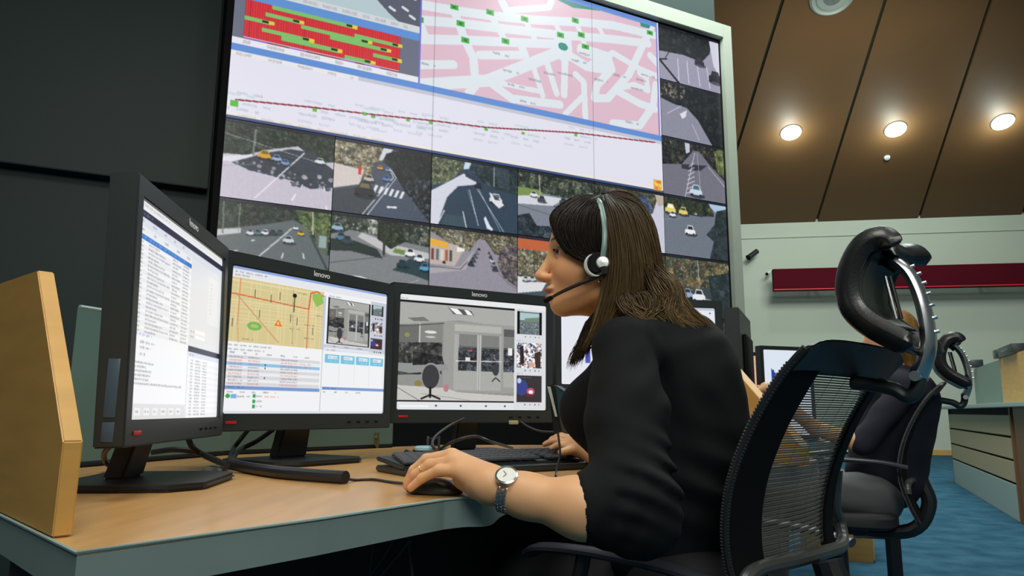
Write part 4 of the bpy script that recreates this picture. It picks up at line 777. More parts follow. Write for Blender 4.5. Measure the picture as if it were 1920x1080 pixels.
# dark upright device by the keyboard's right end
a = V(1048, 838, 1.95); t = thing('desk_phone', 'dark upright device with pale side at the right end of the keyboard', 'phone', (a.x, a.y, ZD))
z1_ = V(1040, 722, 1.95).z-ZD
MB().prism([(-.005, 0, .0), (.022, 0, 0), (.0, 0, z1_*.62), (.02, 0, z1_*.9), (-.01, 0, z1_), (-.03, 0, z1_)], (.02, .05, 0)).build('body', blk, t, bev=.003)
MB().prism([(-.0305, -.004, z1_*.98), (-.010, -.004, z1_*.60), (-.004, -.004, z1_*.60), (-.022, -.004, z1_*.98)], (0, .003, 0)).build('side_label', whitep, t, sm=None)
MB().prism([(-.008, -.003, z1_*.98), (.018, -.003, z1_*.88), (.0, -.003, z1_*.62)], (0, .003, 0)).build('display', mat('dim display', (.03, .09, .11), .2), t, sm=None)
# second phone handset cord in front of the woman
cable('hanging_cable', [Q(1046, 810, 1.62), Q(1050, 850, 1.60), Q(1044, 880, 1.58), Q(1042, 893, 1.56)], .0025, 'thin dark cord hanging in front of the woman')

# ------------------------------------------------------------------ counter on the right
c0 = OZ(1790, 905, 0); c1 = OZ(1905, 975, 0); cx = (c1-c0); cl_ = cx.length; cx.normalize(); cy = Vector((-cx.y, cx.x, 0)); cy = cy if cy.x > 0 else -cy
HT = .99
t = thing('counter_cabinet', 'service counter with three beige drawer fronts and pale green base on blue carpet', 'cabinet', c0)
beige = mat('beige drawer', (.52, .42, .24), .55); pale = mat('pale green board', (.40, .50, .45), .5); worn = mat('brown wood edge', (.20, .09, .035), .5)
def cbx(name, s0, s1, z0, z1, f, b, m, par=t, bev=.003):
    return MB().prism([cx*s0+Vector((0, 0, z0))-cy*f, cx*s1+Vector((0, 0, z0))-cy*f, cx*s1+Vector((0, 0, z1))-cy*f, cx*s0+Vector((0, 0, z1))-cy*f], cy*(f+b)).build(name, m, par, sm=None, bev=bev)
LN = cl_*1.06
cbx('carcass', .03, LN-.03, .01, HT-.04, -.02, .6, blkm); cbx('side_panel', 0, .03, 0, HT-.04, .0, .6, worn); cbx('side_panel', LN, LN+.05, 0, HT-.04, .01, .6, worn)
cbx('base_board', .035, LN-.005, .0, .30, .0, .02, pale); zs = [.32, .515, .71, .905]
for a, b in zip(zs[:-1], zs[1:]): cbx('drawer', .035, LN-.005, a, b-.02, .0, .02, beige)
cbx('countertop', -.14, LN+2.6, HT-.04, HT, .07, .68, pale, bev=.006); cbx('carcass', LN+.12, LN+2.5, 0, HT-.04, .0, .6, worn)
cp_ = c0+cx*(LN*.42)+Vector((0, 0, HT))
def ctr(s, off, z): return c0+cx*s+cy*off+Vector((0, 0, z))
gp = OP(1830, 755, c0+cy*.3, -cy); s0 = (gp-c0).dot(cx); s1 = (OP(1888, 755, c0+cy*.3, -cy)-c0).dot(cx); zt1 = OP(1850, 682, c0+cy*.3, -cy).z; s2 = s1+1.9
tag(MB().prism([ctr(s0, .3, HT+.001), ctr(s1, .3, HT+.001), ctr(s1-.01, .3, zt1), ctr(s0+.10, .3, zt1-.01), ctr(s0+.03, .3, (HT+zt1)/2+.12)], cy*.02).build('counter_screen', glassg, sm=None, bev=.002), 'small grey-green screen panel standing on the service counter', 'partition')
tag(MB().prism([ctr(s1+.002, .27, HT+.001), ctr(s2, .27, HT+.001), ctr(s2, .27, zt1), ctr(s1+.002, .27, zt1)], cy*.03) .build('wooden_partition', woodp, sm=None, bev=.003), 'orange-brown wooden panel standing on the service counter', 'panel')
for s, w_, lb in ((s0+.10, .26, 'flat black box on top of the grey-green counter screen'), (s1-.06, .20, 'black box between the counter screen and the wooden panel'), (s1+.20, .7, 'long black box on top of the wooden counter panel')):
    p = ctr(s, .30, zt1+.001); t2 = thing('black_box', lb, 'box', p, (0, 0, math.atan2(cx.y, cx.x)), 'black boxes on the counter panels')
    MB().box((w_/2, 0, .045), (w_*.96, .14, .09), None, .006).build('case', blk2, t2)
    MB().box((w_/2, (-.072 if cy.y > 0 else -.072), .045), (w_*.5, .004, .02), None, .001).build('front_label', navy, t2)
# pedestal of drawers under the far desk
p0 = OZ(1640, 1058, 0); t = thing('drawer_pedestal', 'light wood drawer pedestal on the carpet under the far chair', 'cabinet', (p0.x, p0.y, 0), (0, 0, -.35))
MB().box((-.20, .28, .25), (.40, .5, .5), None, .004).build('carcass', woodp, t)
for k in range(3): dr = MB().box((.006, .28, .09+.16*k), (.012, .47, .15), None, .003).build('drawer', mat('pedestal front', (.58, .40, .18), .5), t); MB().tube([(.014, .2, .13+.16*k), (.03, .22, .13+.16*k), (.03, .34, .13+.16*k), (.014, .36, .13+.16*k)], .005, 8).build('handle', chrome, dr)
# ------------------------------------------------------------------ office chair (mesh back, headrest on a chrome arm)
CO = Vector((.347, 1.58, 0)); CYAW = math.atan2(.684, -.729); cf = Vector((math.cos(CYAW), math.sin(CYAW), 0)); cleft = Vector((-cf.y, cf.x, 0))
def cloc(px, py, ylocal):               # chair-local x, z of a pixel on the plane y = ylocal
    p = OP(px, py, CO+cleft*ylocal, cleft)-CO; return (p.dot(cf), ylocal, p.z)
def make_chair(label, loc, yaw):
    t = thing('office_chair', label, 'chair', loc, (0, 0, yaw))
    prof = spline([(-.30, .47), (-.262, .56), (-.238, .66), (-.25, .76), (-.290, .86), (-.345, .95), (-.405, 1.03)], 8); zs = np.array([p[1] for p in prof]); xs = np.array([p[0] for p in prof])
    def bx(z): return float(np.interp(z, zs, xs))
    def hw(z): return .245 - .045*max(0, (.80-z)/.33)**1.2 if z < .80 else .245
    def bp(u, z, off=0):               # u -1..1 across (left positive)
        return Vector((bx(z) - .026*(1-u*u) + .01 - off, u*hw(z), z - .016*abs(u)**8*min(1, max(0, (z-.92)/.1))**2))
    # solid side bands and top band
    def band(name, u0, u1, z0, z1, n=24, m_=5, th=.014, mt=blk):
        vs = []; 
        for s in (0, th):
            for i in range(n+1):
                for j in range(m_+1): vs.append(bp(u0+(u1-u0)*j/m_, z0+(z1-z0)*i/n, s))
        N = (n+1)*(m_+1); idx = lambda s, i, j: s*N+i*(m_+1)+j; fs = []
        for i in range(n):
            for j in range(m_):
                fs.append((idx(0, i, j), idx(0, i, j+1), idx(0, i+1, j+1), idx(0, i+1, j))); fs.append((idx(1, i, j), idx(1, i+1, j), idx(1, i+1, j+1), idx(1, i, j+1)))
            fs.append((idx(0, i, 0), idx(0, i+1, 0), idx(1, i+1, 0), idx(1, i, 0))); fs.append((idx(0, i, m_), idx(1, i, m_), idx(1, i+1, m_), idx(0, i+1, m_)))
        for j in range(m_):
            fs.append((idx(0, 0, j), idx(1, 0, j), idx(1, 0, j+1), idx(0, 0, j+1))); fs.append((idx(0, n, j), idx(0, n, j+1), idx(1, n, j+1), idx(1, n, j)))
        return MB().add(vs, fs)
    for s in (1, -1): band('b', s*.64, s*1.0, .50, 1.0).build('side_band', blkm, t)
    band('b', -1.0, 1.0, .965, 1.018, 6, 24, .018).build('top_rail', blk, t, bev=.004)
    mm = MB()
    for i in range(78):
        z = .645 + (.968-.645)*i/77; mm.tube([bp(-.70+1.4*k/10, z, .004+.002*(i % 2)) for k in range(11)], .00155 if i % 3 else .0018, 5)
    for k in range(6): mm.tube([bp(-.6+1.2*k/5, z, .0085) for z in np.linspace(.645, .968, 12)], .0004, 4)
    mm.build('mesh_panel', mat('mesh cord', (.10, .10, .095), .35), t)
    for s in (1, -1):
        rb = MB()
        for i in range(92):
            z = .50+.485*i/91; c = bp(s*1.01, z, .004); rb.tube([c+Vector((-.009, 0, 0)), c+Vector((.006, s*.0, 0))], [.0028, .0028], 6)
        rb.build('ribbed_edge', blk2, t)
        MB().tube([bp(s*1.0, z, .006) for z in np.linspace(.49, 1.015, 24)], .0065, 8).build('edge_tube', blk, t)
    lowc = mat('dark grey frame', (.060, .066, .064), .32)
    lp = [bp(.99, .60, .016), bp(.95, .625, .020), bp(.78, .640, .022), bp(.3, .641, .026), bp(-.4, .636, .026), bp(-.95, .628, .026), bp(-1.20, .635, .026), bp(-1.25, .668, .022), bp(-1.08, .705, .014), bp(-.99, .78, .006)]
    MB().tube(spline(lp, 8), .013, 10).build('lower_frame', lowc, t)
    MB().tube(spline([(-.31, 0, .635), (-.33, 0, .54), (-.26, 0, .44), (-.05, 0, .42)], 6), .028, 10).build('back_support', blk, t)
    # seat
    st = MB(); n = 26
    for zi, (zz_, s) in enumerate(((.455, .90), (.47, 1.0), (.50, 1.0), (.515, .93), (.518, .5))):
        for k in range(n):
            q = 2*math.pi*k/n; c_, s_ = math.cos(q), math.sin(q); e = .45
            st.v.append((.02+.24*s*math.copysign(abs(c_)**e, c_), .245*s*math.copysign(abs(s_)**e, s_), zz_))
    for i in range(4):
        for k in range(n): st.f.append((i*n+k, i*n+(k+1) % n, (i+1)*n+(k+1) % n, (i+1)*n+k))
    st.f.append(tuple(range(n))[::-1]); st.f.append(tuple(4*n+k for k in range(n))); st.build('seat', mat('black seat fabric', (.012, .012, .014), .8), t, sm=50)
    for s in (1, -1):
        a = thing_part('armrest', t); 
        MB().tube(spline([(-.26, s*.285, .625), (-.16, s*.29, .642), (.0, s*.292, .648), (.12, s*.285, .640), (.17, s*.27, .622)], 6), [.020]*25, 10, flat=.5, up=(0, 0, 1)).build('arm_pad', mat('arm pad', (.030, .032, .042), .35), a)
        MB().tube(spline([(.02, s*.29, .64), (.03, s*.30, .55), (.0, s*.28, .45), (-.02, s*.2, .43)], 6), .014, 8).build('arm_post', blk, a)
    # headrest, read off the photograph in the chair's own side planes
    cl = [cloc(x, y, .10) for x, y in ((1664, 462), (1655, 446), (1634, 442), (1606, 458), (1584, 497), (1577, 540), (1586, 577), (1614, 606), (1656, 630), (1704, 654))]
    c2 = np.array(spline([(p[0], p[2]) for p in cl], 5)); nP = len(c2); tg = np.gradient(c2, axis=0); tg /= np.linalg.norm(tg, axis=1)[:, None]; nn = np.stack([-tg[:, 1], tg[:, 0]], 1)
    us = np.linspace(-1, 1, 25); pad = MB(); ctr_ = c2.mean(0)
    for u in us:
        rim = max(0, 1-((1-abs(u))/.18)) ; tk = .010+.011*min(1, max(0, (abs(u)-.55)/.3)); tk *= math.sqrt(max(0, 1-(max(0, abs(u)-.84)/.16)**2))+.02
        sh = -.010+.018*(1-u*u)*1.0; P = ctr_ + (c2-ctr_)*(1-.06*abs(u)**4); q = np.linspace(0, 1, nP); e = (tk+0*q)*np.sqrt(np.clip(1-(1-np.minimum(q, 1-q)*16).clip(0)**2, .02, 1))
        a_ = P + nn*e[:, None]; b_ = P - nn*e[:, None]
        for p in a_: pad.v.append((p[0]+sh, u*.105, p[1]))
        for p in b_[::-1]: pad.v.append((p[0]+sh, u*.105, p[1]))
    R2 = 2*nP
    for i in range(len(us)-1):
        for k in range(R2): pad.f.append((i*R2+k, i*R2+(k+1) % R2, (i+1)*R2+(k+1) % R2, (i+1)*R2+k))
    pad.f.append(tuple(range(R2))[::-1]); pad.f.append(tuple((len(us)-1)*R2+k for k in range(R2)))
    hr = pad.build('headrest', leather, t, sm=60)
    ins = MB(); sel = range(4, nP-6)
    for u in np.linspace(-.72, .72, 9):
        for k in sel:
            p = c2[k]-nn[k]*.022*(1 if (nn[k]@(ctr_-c2[k])) < 0 else -1); ins.v.append((p[0]-.010+.018*(1-u*u), u*.105, p[1]))
    m2_ = len(list(sel))
    for i in range(8):
        for k in range(m2_-1): ins.f.append((i*m2_+k, i*m2_+k+1, (i+1)*m2_+k+1, (i+1)*m2_+k))
    io = ins.build('rear_shell', mat('grey shell', (.035, .040, .038), .4), hr); md = io.modifiers.new('s', 'SOLIDIFY'); md.thickness = .004; md.offset = 0
    ap = [cloc(x, y, 0) for x, y in ((1650, 480), (1676, 489), (1703, 511), (1722, 546), (1735, 590), (1741, 640), (1734, 676), (1722, 704))]
    ap = spline(ap, 6); MB().tube(ap, list(np.linspace(.010, .0145, len(ap))), 12, flat=1.5, up=(0, 1, 0)).build('chrome_arm', chrome, t)
    MB().tube([cloc(1640, 486, 0), cloc(1662, 480, 0), cloc(1688, 505, 0)], [.014, .018, .012], 12).build('pivot_bracket', blk, t)
    for x in (0, 9): MB().tube([cloc(1660+x, 518, .0), cloc(1681+x, 598, .0)], .0035, 8).build('chrome_rod', chrome if x == 0 else blk, t)
    for k in range(7):
        a = ap[int(10+k*3)]; MB().tube([Vector(a)+Vector((-.008, .0, 0)), Vector(a)+Vector((-.0175, .0, .002))], .003, 8).build('ratchet_stud', chrome, t)
    j = Vector(cloc(1724, 706, 0)); MB().tube(spline([tuple(j+Vector((0, 0, .014))), tuple(j+Vector((.004, 0, -.018))), tuple(j+Vector((.020, 0, -.034))), tuple((j+bp(0, .955, .03))/2+Vector((.0, 0, -.016))), tuple(bp(0, .955, .012))], 6), [.0125]*25, 12, flat=1.3, up=(0, 1, 0)).build('joint', blk2, t); MB().tube([j+Vector((0, -.03, 0)), j+Vector((0, .03, 0))], .009, 12).build('joint_bolt', chrome, t)
    MB().tube([(0, 0, .10), (0, 0, .44)], [.028, .024], 16).build('gas_lift', blk, t); MB().box((0, 0, .435), (.22, .14, .04), None, .01).build('tilt_mechanism', blk, t)
    for k in range(5):
        q = 2*math.pi*k/5+.3; e = Vector((math.cos(q), math.sin(q), 0)); lg = MB().tube([e*.02+Vector((0, 0, .105)), e*.30+Vector((0, 0, .075))], [.026, .015], 10).build('base_leg', chrome, t)
        MB().tube([e*.30+Vector((0, 0, .028))-e.cross(Vector((0, 0, 1)))*.022, e*.30+Vector((0, 0, .028))+e.cross(Vector((0, 0, 1)))*.022], .027, 16).build('caster', blk, lg); 
    return t
def thing_part(name, parent): o = bpy.data.objects.new(name, None); C.objects.link(o); o.parent = parent; return o
def copy_tree(o, parent=None):
    c = o.copy(); C.objects.link(c); c.parent = parent
    for ch in o.children: copy_tree(ch, c)
    return c
ch1 = make_chair('black mesh-back office chair with curled leather headrest that the woman sits in', CO, CYAW)
ch2 = copy_tree(ch1); ch2.location = (1.36, 3.10, 0); ch2.rotation_euler = (0, 0, math.radians(153)); ch2['label'] = 'second black mesh-back office chair farther back on the blue carpet holding the other person'
for c_ in ch2.children:
    if c_.name.startswith('armrest'): c_.location.z += .075

# ------------------------------------------------------------------ the woman
skinm = attrmat('skin', False, .48, sss=.12, bump=.15, bscale=500, spec=.4); hairm = attrmat('hair strands', False, .5, spec=.22)
knit = mat('black knit', (.0055, .0065, .0075), .85, 0, bump=.2, bscale=1400, spec=.2)
SK = lin((222, 172, 126)); SK = np.array(SK)
HO = V(1120, 490, 1.42); HF = Vector((-.998, -.04, 0)).normalized(); HL = Vector((0, 0, 1)).cross(HF); 
HM = Matrix((HF, HL, Vector((0, 0, 1)))).transposed().to_4x4(); HM.translation = HO; HI = HM.inverted(); HMn = np.array(HM)
def hl(px, py, dep=None):              # head-local point of a pixel (on the profile plane, or at a depth)
    p = OP(px, py, HO, HL) if dep is None else V(px, py, dep); return np.array(HI @ p)
def toworld(P): return P @ HMn[:3, :3].T + HMn[:3, 3]
pe_ = thing('person', 'woman in a black sweater with long brown hair and headset working at the desk', 'person', (.40, 1.52, 0))
def head_sdf(X, Y, Z):
    A = np.abs(Y)
    f = ell(X, Y, Z, (-.008, 0, .038), (.100, .074, .090))
    f = smin(f, ell(X, Y, Z, (.030, 0, -.015), (.064, .060, .095)), .03)
    f = smin(f, ell(X, A, Z, (.048, .036, -.028), (.038, .026, .030)), .025)                    # cheeks
    f = smin(f, ell(X, Y, Z, (.062, 0, -.066), (.034, .034, .036)), .02)                        # muzzle
    f = smin(f, cone(X, A, Z, (.070, .010, -.091), (.004, .050, -.066), .0175, .0155), .02); f = smin(f, cone(X, A, Z, (.004, .050, -.070), (-.008, .058, -.01), .016, .016), .02)
    f = smin(f, ell(X, Y, Z, (.072, 0, -.090), (.020, .019, .0175)), .012)                       # chin
    f = smin(f, ell(X, A, Z, (.076, .026, .034), (.016, .028, .010)), .014)                     # brow
    f = smax(f, -ell(X, A, Z, (.098, .032, .010), (.019, .019, .013)), .014)                    # sockets
    f = smin(f, cone(X, Y, Z, (.087, 0, .020), (.113, 0, -.028), .0065, .0105), .012)           # nose
    f = smin(f, ell(X, Y, Z, (.116, 0, -.032), (.0105, .010, .009)), .006); f = smin(f, ell(X, A, Z, (.103, .0105, -.036), (.012, .0075, .0075)), .006)
    f = smax(f, -ell(X, A, Z, (.106, .0065, -.0435), (.006, .0032, .004)), .003)
    f = smin(f, ell(X, Y, Z, (.0945, 0, -.0595), (.0135, .024, .0070)), .006); f = smin(f, ell(X, Y, Z, (.0925, 0, -.0745), (.0135, .020, .0078)), .006)
    f = smax(f, -ell(X, Y, Z, (.104, 0, -.0668), (.011, .022, .0016)), .003)
    ball = ell(X, A, Z, (.0745, .031, .010), (.0145, .0145, .0145)); op = ell(X, A, Z, (.0865, .0375, .0095), (.017, .0140, .0048)); f = smin(f, smax(ball, -op, .002), .004)
    f = smin(f, ell(X, A, Z, (-.012, .072, -.008), (.017, .008, .028)), .008)
    f = smin(f, cone(X, Y, Z, (-.028, 0, -.055), (-.052, 0, -.135), .046, .048), .03); f = smin(f, cone(X, Y, Z, (-.052, 0, -.135), (-.075, 0, -.19), .048, .062), .02)
    return f
P, F_ = surfnet(head_sdf, (-.125, -.10, -.20), (.14, .10, .135), .0021)
col = np.tile(SK*np.array([.94, .88, .80]), (len(P), 1)); x, y, z = P[:, 0], np.abs(P[:, 1]), P[:, 2]
def mixc(mk, c): 
    global col
    col = col*(1-mk[:, None]) + np.array(lin(c))*mk[:, None]
g_ = lambda d2: np.exp(-d2)
mixc(.35*g_(((z+.035)/.022)**2+((y-.045)/.024)**2)*(x > .03), (206, 120, 92))
mixc(.6*g_(((z-.015)/.011)**2+((y-.036)/.018)**2+((x-.085)/.03)**2), (96, 74, 78))
mixc(.95*g_((((z-.0365-.10*(.040-y).clip(0, 1)*.4)/.0035)**2)**1.5+((y-.034)/.017)**4)*(x > .06), (46, 30, 24))
mixc(.85*((g_(((z+.0600)/.0055)**4+(y/.019)**4)+g_(((z+.0745)/.0065)**4+(y/.017)**4)).clip(0, 1))*(x > .088), (150, 74, 74))
mixc(.5*g_(((z+.0668)/.0016)**2+(y/.02)**4)*(x > .085), (70, 30, 30))
parts = [(toworld(P), F_, col)]
# left hand on the mouse, and forearm
WR = V(928, 910, 1.165); CU_ = V(1092, 951, 1.12); EL = V(1190, 960, 1.125)
def vv(px, py, d): return np.array(V(px, py, d))
HD = dict(pinky=[(862, 884, 1.190), (822, 882, 1.205), (792, 896, 1.215), (770, 915, 1.222)], ring=[(850, 866, 1.215), (806, 872, 1.232), (779, 890, 1.240), (764, 912, 1.247)], middle=[(846, 855, 1.245), (800, 862, 1.262), (776, 882, 1.270), (763, 905, 1.275)], index=[(850, 856, 1.275), (808, 864, 1.292), (786, 884, 1.300), (772, 905, 1.305)], thumb=[(885, 895, 1.27), (860, 905, 1.30), (835, 912, 1.315)])
RAD = dict(pinky=(.0105, .0088, .0078, .0066), ring=(.0115, .0098, .0086, .0072), middle=(.012, .010, .0088, .0074), index=(.012, .010, .0088, .0074), thumb=(.014, .011, .009))
def hand_sdf(X, Y, Z):
    f = cone(X, Y, Z, vv(925, 912, 1.165), vv(985, 928, 1.148), .0255, .0285)
    f = smin(f, cone(X, Y, Z, vv(985, 930, 1.148), vv(1090, 952, 1.122), .0295, .041), .03); f = smin(f, cone(X, Y, Z, vv(1090, 952, 1.122), vv(1180, 965, 1.12), .041, .045), .03)
    for nm, ix in (('pinky', 0), ('ring', 0), ('middle', 0), ('index', 0)):
        f = smin(f, cone(X, Y, Z, vv(918, 908, 1.172), vv(*HD[nm][0]), .022, .0125), .018)
    f = smin(f, cone(X, Y, Z, vv(900, 912, 1.19), vv(866, 903, 1.215), .020, .013), .015)
    f = smin(f, cone(X, Y, Z, vv(905, 905, 1.19), vv(*HD['thumb'][0]), .02, .015), .015)
    for nm, ch in HD.items():
        r = RAD[nm]; g = None
        for i in range(len(ch)-1):
            c = cone(X, Y, Z, vv(*ch[i]), vv(*ch[i+1]), r[i], r[i+1]); g = c if g is None else smin(g, c, .004)
        f = smin(f, g, .0055)
    return f
lo = np.minimum(vv(750, 940, 1.14), vv(750, 940, 1.32))-.02
P, F_ = surfnet(hand_sdf, (-.24, 1.04, ZD-.10), (.20, 1.34, ZD+.13), .0028)
P[:, 2] = np.where((P[:, 1] > 1.17) & (P[:, 0] < -.05), np.maximum(P[:, 2], ZD+.0015), P[:, 2])
hc = np.tile(SK, (len(P), 1)); tip = g_(((P-vv(768, 912, 1.24))**2).sum(1)/.02**2)[:, None]; hc = hc*(1-.4*tip)+np.array(lin((208, 120, 96)))*.4*tip
parts.append((P, F_, hc))
# right hand resting at the far end of the keyboard
RH = [[(1062, 832, 1.86), (1046, 826, 1.87), (1032, 828, 1.875), (1021, 833, 1.88)], [(1064, 826, 1.89), (1048, 820, 1.90), (1036, 823, 1.905), (1028, 830, 1.91)], [(1066, 822, 1.92), (1052, 817, 1.93), (1042, 820, 1.935), (1035, 826, 1.94)], [(1062, 838, 1.84), (1050, 834, 1.845), (1042, 836, 1.85), (1034, 840, 1.85)]]
def rh_sdf(X, Y, Z):
    f = cone(X, Y, Z, vv(1092, 838, 1.84), vv(1180, 880, 1.74), .027, .04)
    for ch in RH:
        f = smin(f, cone(X, Y, Z, vv(1090, 836, 1.84), vv(*ch[0]), .022, .011), .015); g = None
        for i in range(3): c = cone(X, Y, Z, vv(*ch[i]), vv(*ch[i+1]), .0095-.001*i, .0088-.001*i); g = c if g is None else smin(g, c, .003)
        f = smin(f, g, .004)
    return smin(f, cone(X, Y, Z, vv(1078, 842, 1.83), vv(1052, 848, 1.80), .013, .009), .01)
P, F_ = surfnet(rh_sdf, (.05, 1.68, ZD-.05), (.36, 2.0, ZD+.16), .004); parts.append((P, F_, SK*.95))
def tor(X, Y, Z, g=0.0):
    f = cone(X, Y, Z, vv(1238, 725, 1.43), vv(1266, 870, 1.46), .138+g, .137+g)
    f = smin(f, cone(X, Y, Z, vv(1266, 870, 1.46), vv(1275, 1020, 1.50), .137+g, .142+g), .06)
    f = smin(f, cone(X, Y, Z, vv(1180, 660, 1.31), vv(1300, 660, 1.56), .056+g, .056+g), .07)
    f = smin(f, ell(X, Y, Z, vv(1118, 770, 1.50), (.075+g, .085+g, .075+g)), .06)
    f = smin(f, ell(X, Y, Z, vv(1300, 745, 1.42), (.085+g, .10+g, .15+g)), .06)
    return f
def legs(X, Y, Z, g=0.0):
    hip = np.array([.40, 1.53, .52]); f = cone(X, Y, Z, hip+[.06, .10, .03], hip+[-.06, -.10, .03], .125+g, .125+g)
    for s in (1, -1):
        o = np.array(cleft)*.10*s; kn = hip+np.array(cf)*.40+o*1.1; kn[2] = .52; an = kn+np.array(cf)*.04; an[2] = .10
        f = smin(f, cone(X, Y, Z, hip+o*.8, kn, .088+g, .062+g), .05); f = smin(f, cone(X, Y, Z, kn, an, .060+g, .042+g), .03)
    return f
def inner(X, Y, Z):
    f = tor(X, Y, Z, -.018); f = smin(f, cone(X, Y, Z, vv(1172, 655, 1.28), vv(1185, 955, 1.14), .045, .042), .03); f = smin(f, cone(X, Y, Z, vv(1290, 660, 1.58), vv(1230, 900, 1.72), .045, .04), .03)
    f = smin(f, cone(X, Y, Z, vv(1230, 900, 1.72), vv(1180, 880, 1.74), .04, .038), .03); f = smin(f, cone(X, Y, Z, vv(1180, 625, 1.43), vv(1225, 690, 1.43), .045, .06), .04)
    return smin(f, legs(X, Y, Z, -.014), .04)
P, F_ = surfnet(inner, (-.15, 1.0, .06), (.66, 2.05, 1.12), .014); parts.append((P, F_, SK))
link('body', npmesh(*joinnp([(a-np.array(pe_.location), b, c) for a, b, c in parts])), skinm, pe_)
pl_ = np.array(pe_.location)
def wr(X, Y, Z, base):                  # folds in the cloth
    n1 = np.sin(38*X+9*np.sin(11*Z+3*Y))*np.sin(21*Z-17*Y+2.0); return base + .0020*n1
def sweater(X, Y, Z):
    f = tor(X, Y, Z)
    a = cone(X, Y, Z, vv(1170, 652, 1.285), vv(1174, 780, 1.22), .056, .064); a = smin(a, cone(X, Y, Z, vv(1174, 780, 1.22), vv(1184, 925, 1.145), .064, .066), .03)
    a = smin(a, cone(X, Y, Z, vv(1186, 940, 1.14), vv(1200, 978, 1.135), .064, .055), .03); a = smin(a, cone(X, Y, Z, vv(1190, 955, 1.135), vv(1080, 951, 1.122), .060, .0505), .03)
    # gathered folds above the elbow and along the forearm part of the sleeve
    ef = np.exp(-((Z-.79-.25*(X-.2))/.055)**2)*np.exp(-((Y-1.15)/.12)**2); ef = ef/(1+np.exp(-(X-.155)/.008)); a = a - .0075*ef*np.sin(190*(Z+.42*(X-.2))+2.2*np.sin(24*X))
    ef2 = np.exp(-((Z-.735)/.07)**2-((X-.16)/.05)**2)*np.exp(-((Y-1.12)/.10)**2); a = a - .0022*ef2*np.sin(150*(X-.6*Z))
    ef3 = np.exp(-((Z-.93)/.07)**2)*np.exp(-((Y-1.24)/.09)**2); a = a - .0030*ef3*np.sin(90*(Z-.8*X)+1)
    f = smin(f, a, .022)
    c5 = vv(1238, 700, 1.27); ef5 = np.exp(-(((X-c5[0])/.035)**2+((Y-c5[1])/.10)**2+((Z-c5[2])/.085)**2)); f = f - .0048*ef5*np.sin(120*(X*.9+.35*(Z-.95))+.8)
    c6 = vv(1330, 800, 1.33); ef6 = np.exp(-(((X-c6[0])/.06)**2+((Y-c6[1])/.10)**2+((Z-c6[2])/.12)**2)); f = f - .003*ef6*np.sin(70*(X+.5*Z)+1.3*np.sin(20*Z))
    b = cone(X, Y, Z, vv(1295, 662, 1.58), vv(1235, 890, 1.73), .058, .055); b = smin(b, cone(X, Y, Z, vv(1235, 890, 1.73), vv(1150, 865, 1.78), .055, .042), .03); f = smin(f, b, .03)
    ef4 = np.exp(-((Z-.78)/.08)**2)*np.exp(-((X-.38)/.12)**2); f = f - .0055*ef4*np.sin(95*(Z+.25*X)+3*np.sin(9*X+8*Y))
    f = wr(X, Y, Z, f)
    cut = (X-V(1086, 950, 1.12).x+.10*(Z-.78))*(-1); f = smax(f, np.where((Y < 1.26) & (Z < .84), cut, -1.0), .004)        # the pushed-up cuff
    nk = cone(X, Y, Z, vv(1128, 560, 1.41), vv(1182, 640, 1.425), .050, .052); f = smax(f, -nk, .006)
    return smax(f, .565-Z, .01)
P, F_ = surfnet(sweater, (-.02, .98, .54), (.64, 1.96, 1.12), .0058)
sw = link('sweater', npmesh(P-pl_, F_), knit, pe_); sw['label'] = 'black sweater with sleeves pushed up'
def trou(X, Y, Z): return smax(smax(smin(legs(X, Y, Z), legs(X, Y, Z, .002), .01), Z-.66, .01), .12-Z, .01)
P, F_ = surfnet(trou, (-.15, 1.25, .1), (.66, 2.1, .68), .011); link('trousers', npmesh(P-pl_, F_), mat('black trousers', (.006, .006, .008), .8), pe_)
for s in (1, -1):
    o = Vector((.40, 1.53, 0))+cf*.44+cleft*.11*s-Vector(pe_.location)
    sh = MB(); pts = [o-cf*.07+Vector((0, 0, .045)), o+Vector((0, 0, .05)), o+cf*.10+Vector((0, 0, .035)), o+cf*.17+Vector((0, 0, .028))]; sh.tube(spline(pts, 5), list(np.interp(np.linspace(0, 1, 16), [0, .1, .4, .8, 1], [.025, .042, .044, .036, .015])), 14, flat=.9, up=(0, 0, 1)); sh.build('shoe', blk, pe_)
# eyes
for s in (1, -1):
    e = MB(); e.lathe([(0, -.0118)]+[(.0118*math.sin(q), -.0118*math.cos(q)) for q in np.linspace(.15, math.pi-.12, 18)]+[(0, .0118)], None, 24)
    gz = Vector((.92, .40 if s == 1 else .0, -.02)).normalized(); Mq = gz.to_track_quat('Z', 'Y').to_matrix().to_4x4(); Mq.translation = (.0752, .031*s, .010)
    me = mesh(e.v, e.f, 60); cc = np.array([[*lin((222, 216, 212)), 1] if v.co.z < .0098 else ([*lin((70, 44, 26)), 1] if v.co.z < .0112 else [.005, .004, .004, 1]) for v in me.vertices], np.float32)
    at = me.attributes.new('col', 'FLOAT_COLOR', 'POINT'); at.data.foreach_set('color', cc.ravel()); me.transform(Matrix.Translation(-pe_.location) @ HM @ Mq)
    link('eye', me, attrmat('eye', False, .08), pe_)
    la = MB()
    for k in range(13):
        q = -1+2*k/12; b = Vector((.0745+.0150*math.cos(q*.8), .031*s+.0150*math.sin(q*.8)*1.0, .0145-.002*q*q)); tp = b+Vector((.0036, .0014*q+.0015*s, .0014)); la.tube([b, (b+tp)/2+Vector((0, 0, -.0006)), tp], [.0006, .0005, .0002], 4)
    lm = la.build('eyelashes', blkm, pe_); lm.data.transform(Matrix.Translation(-pe_.location) @ HM)
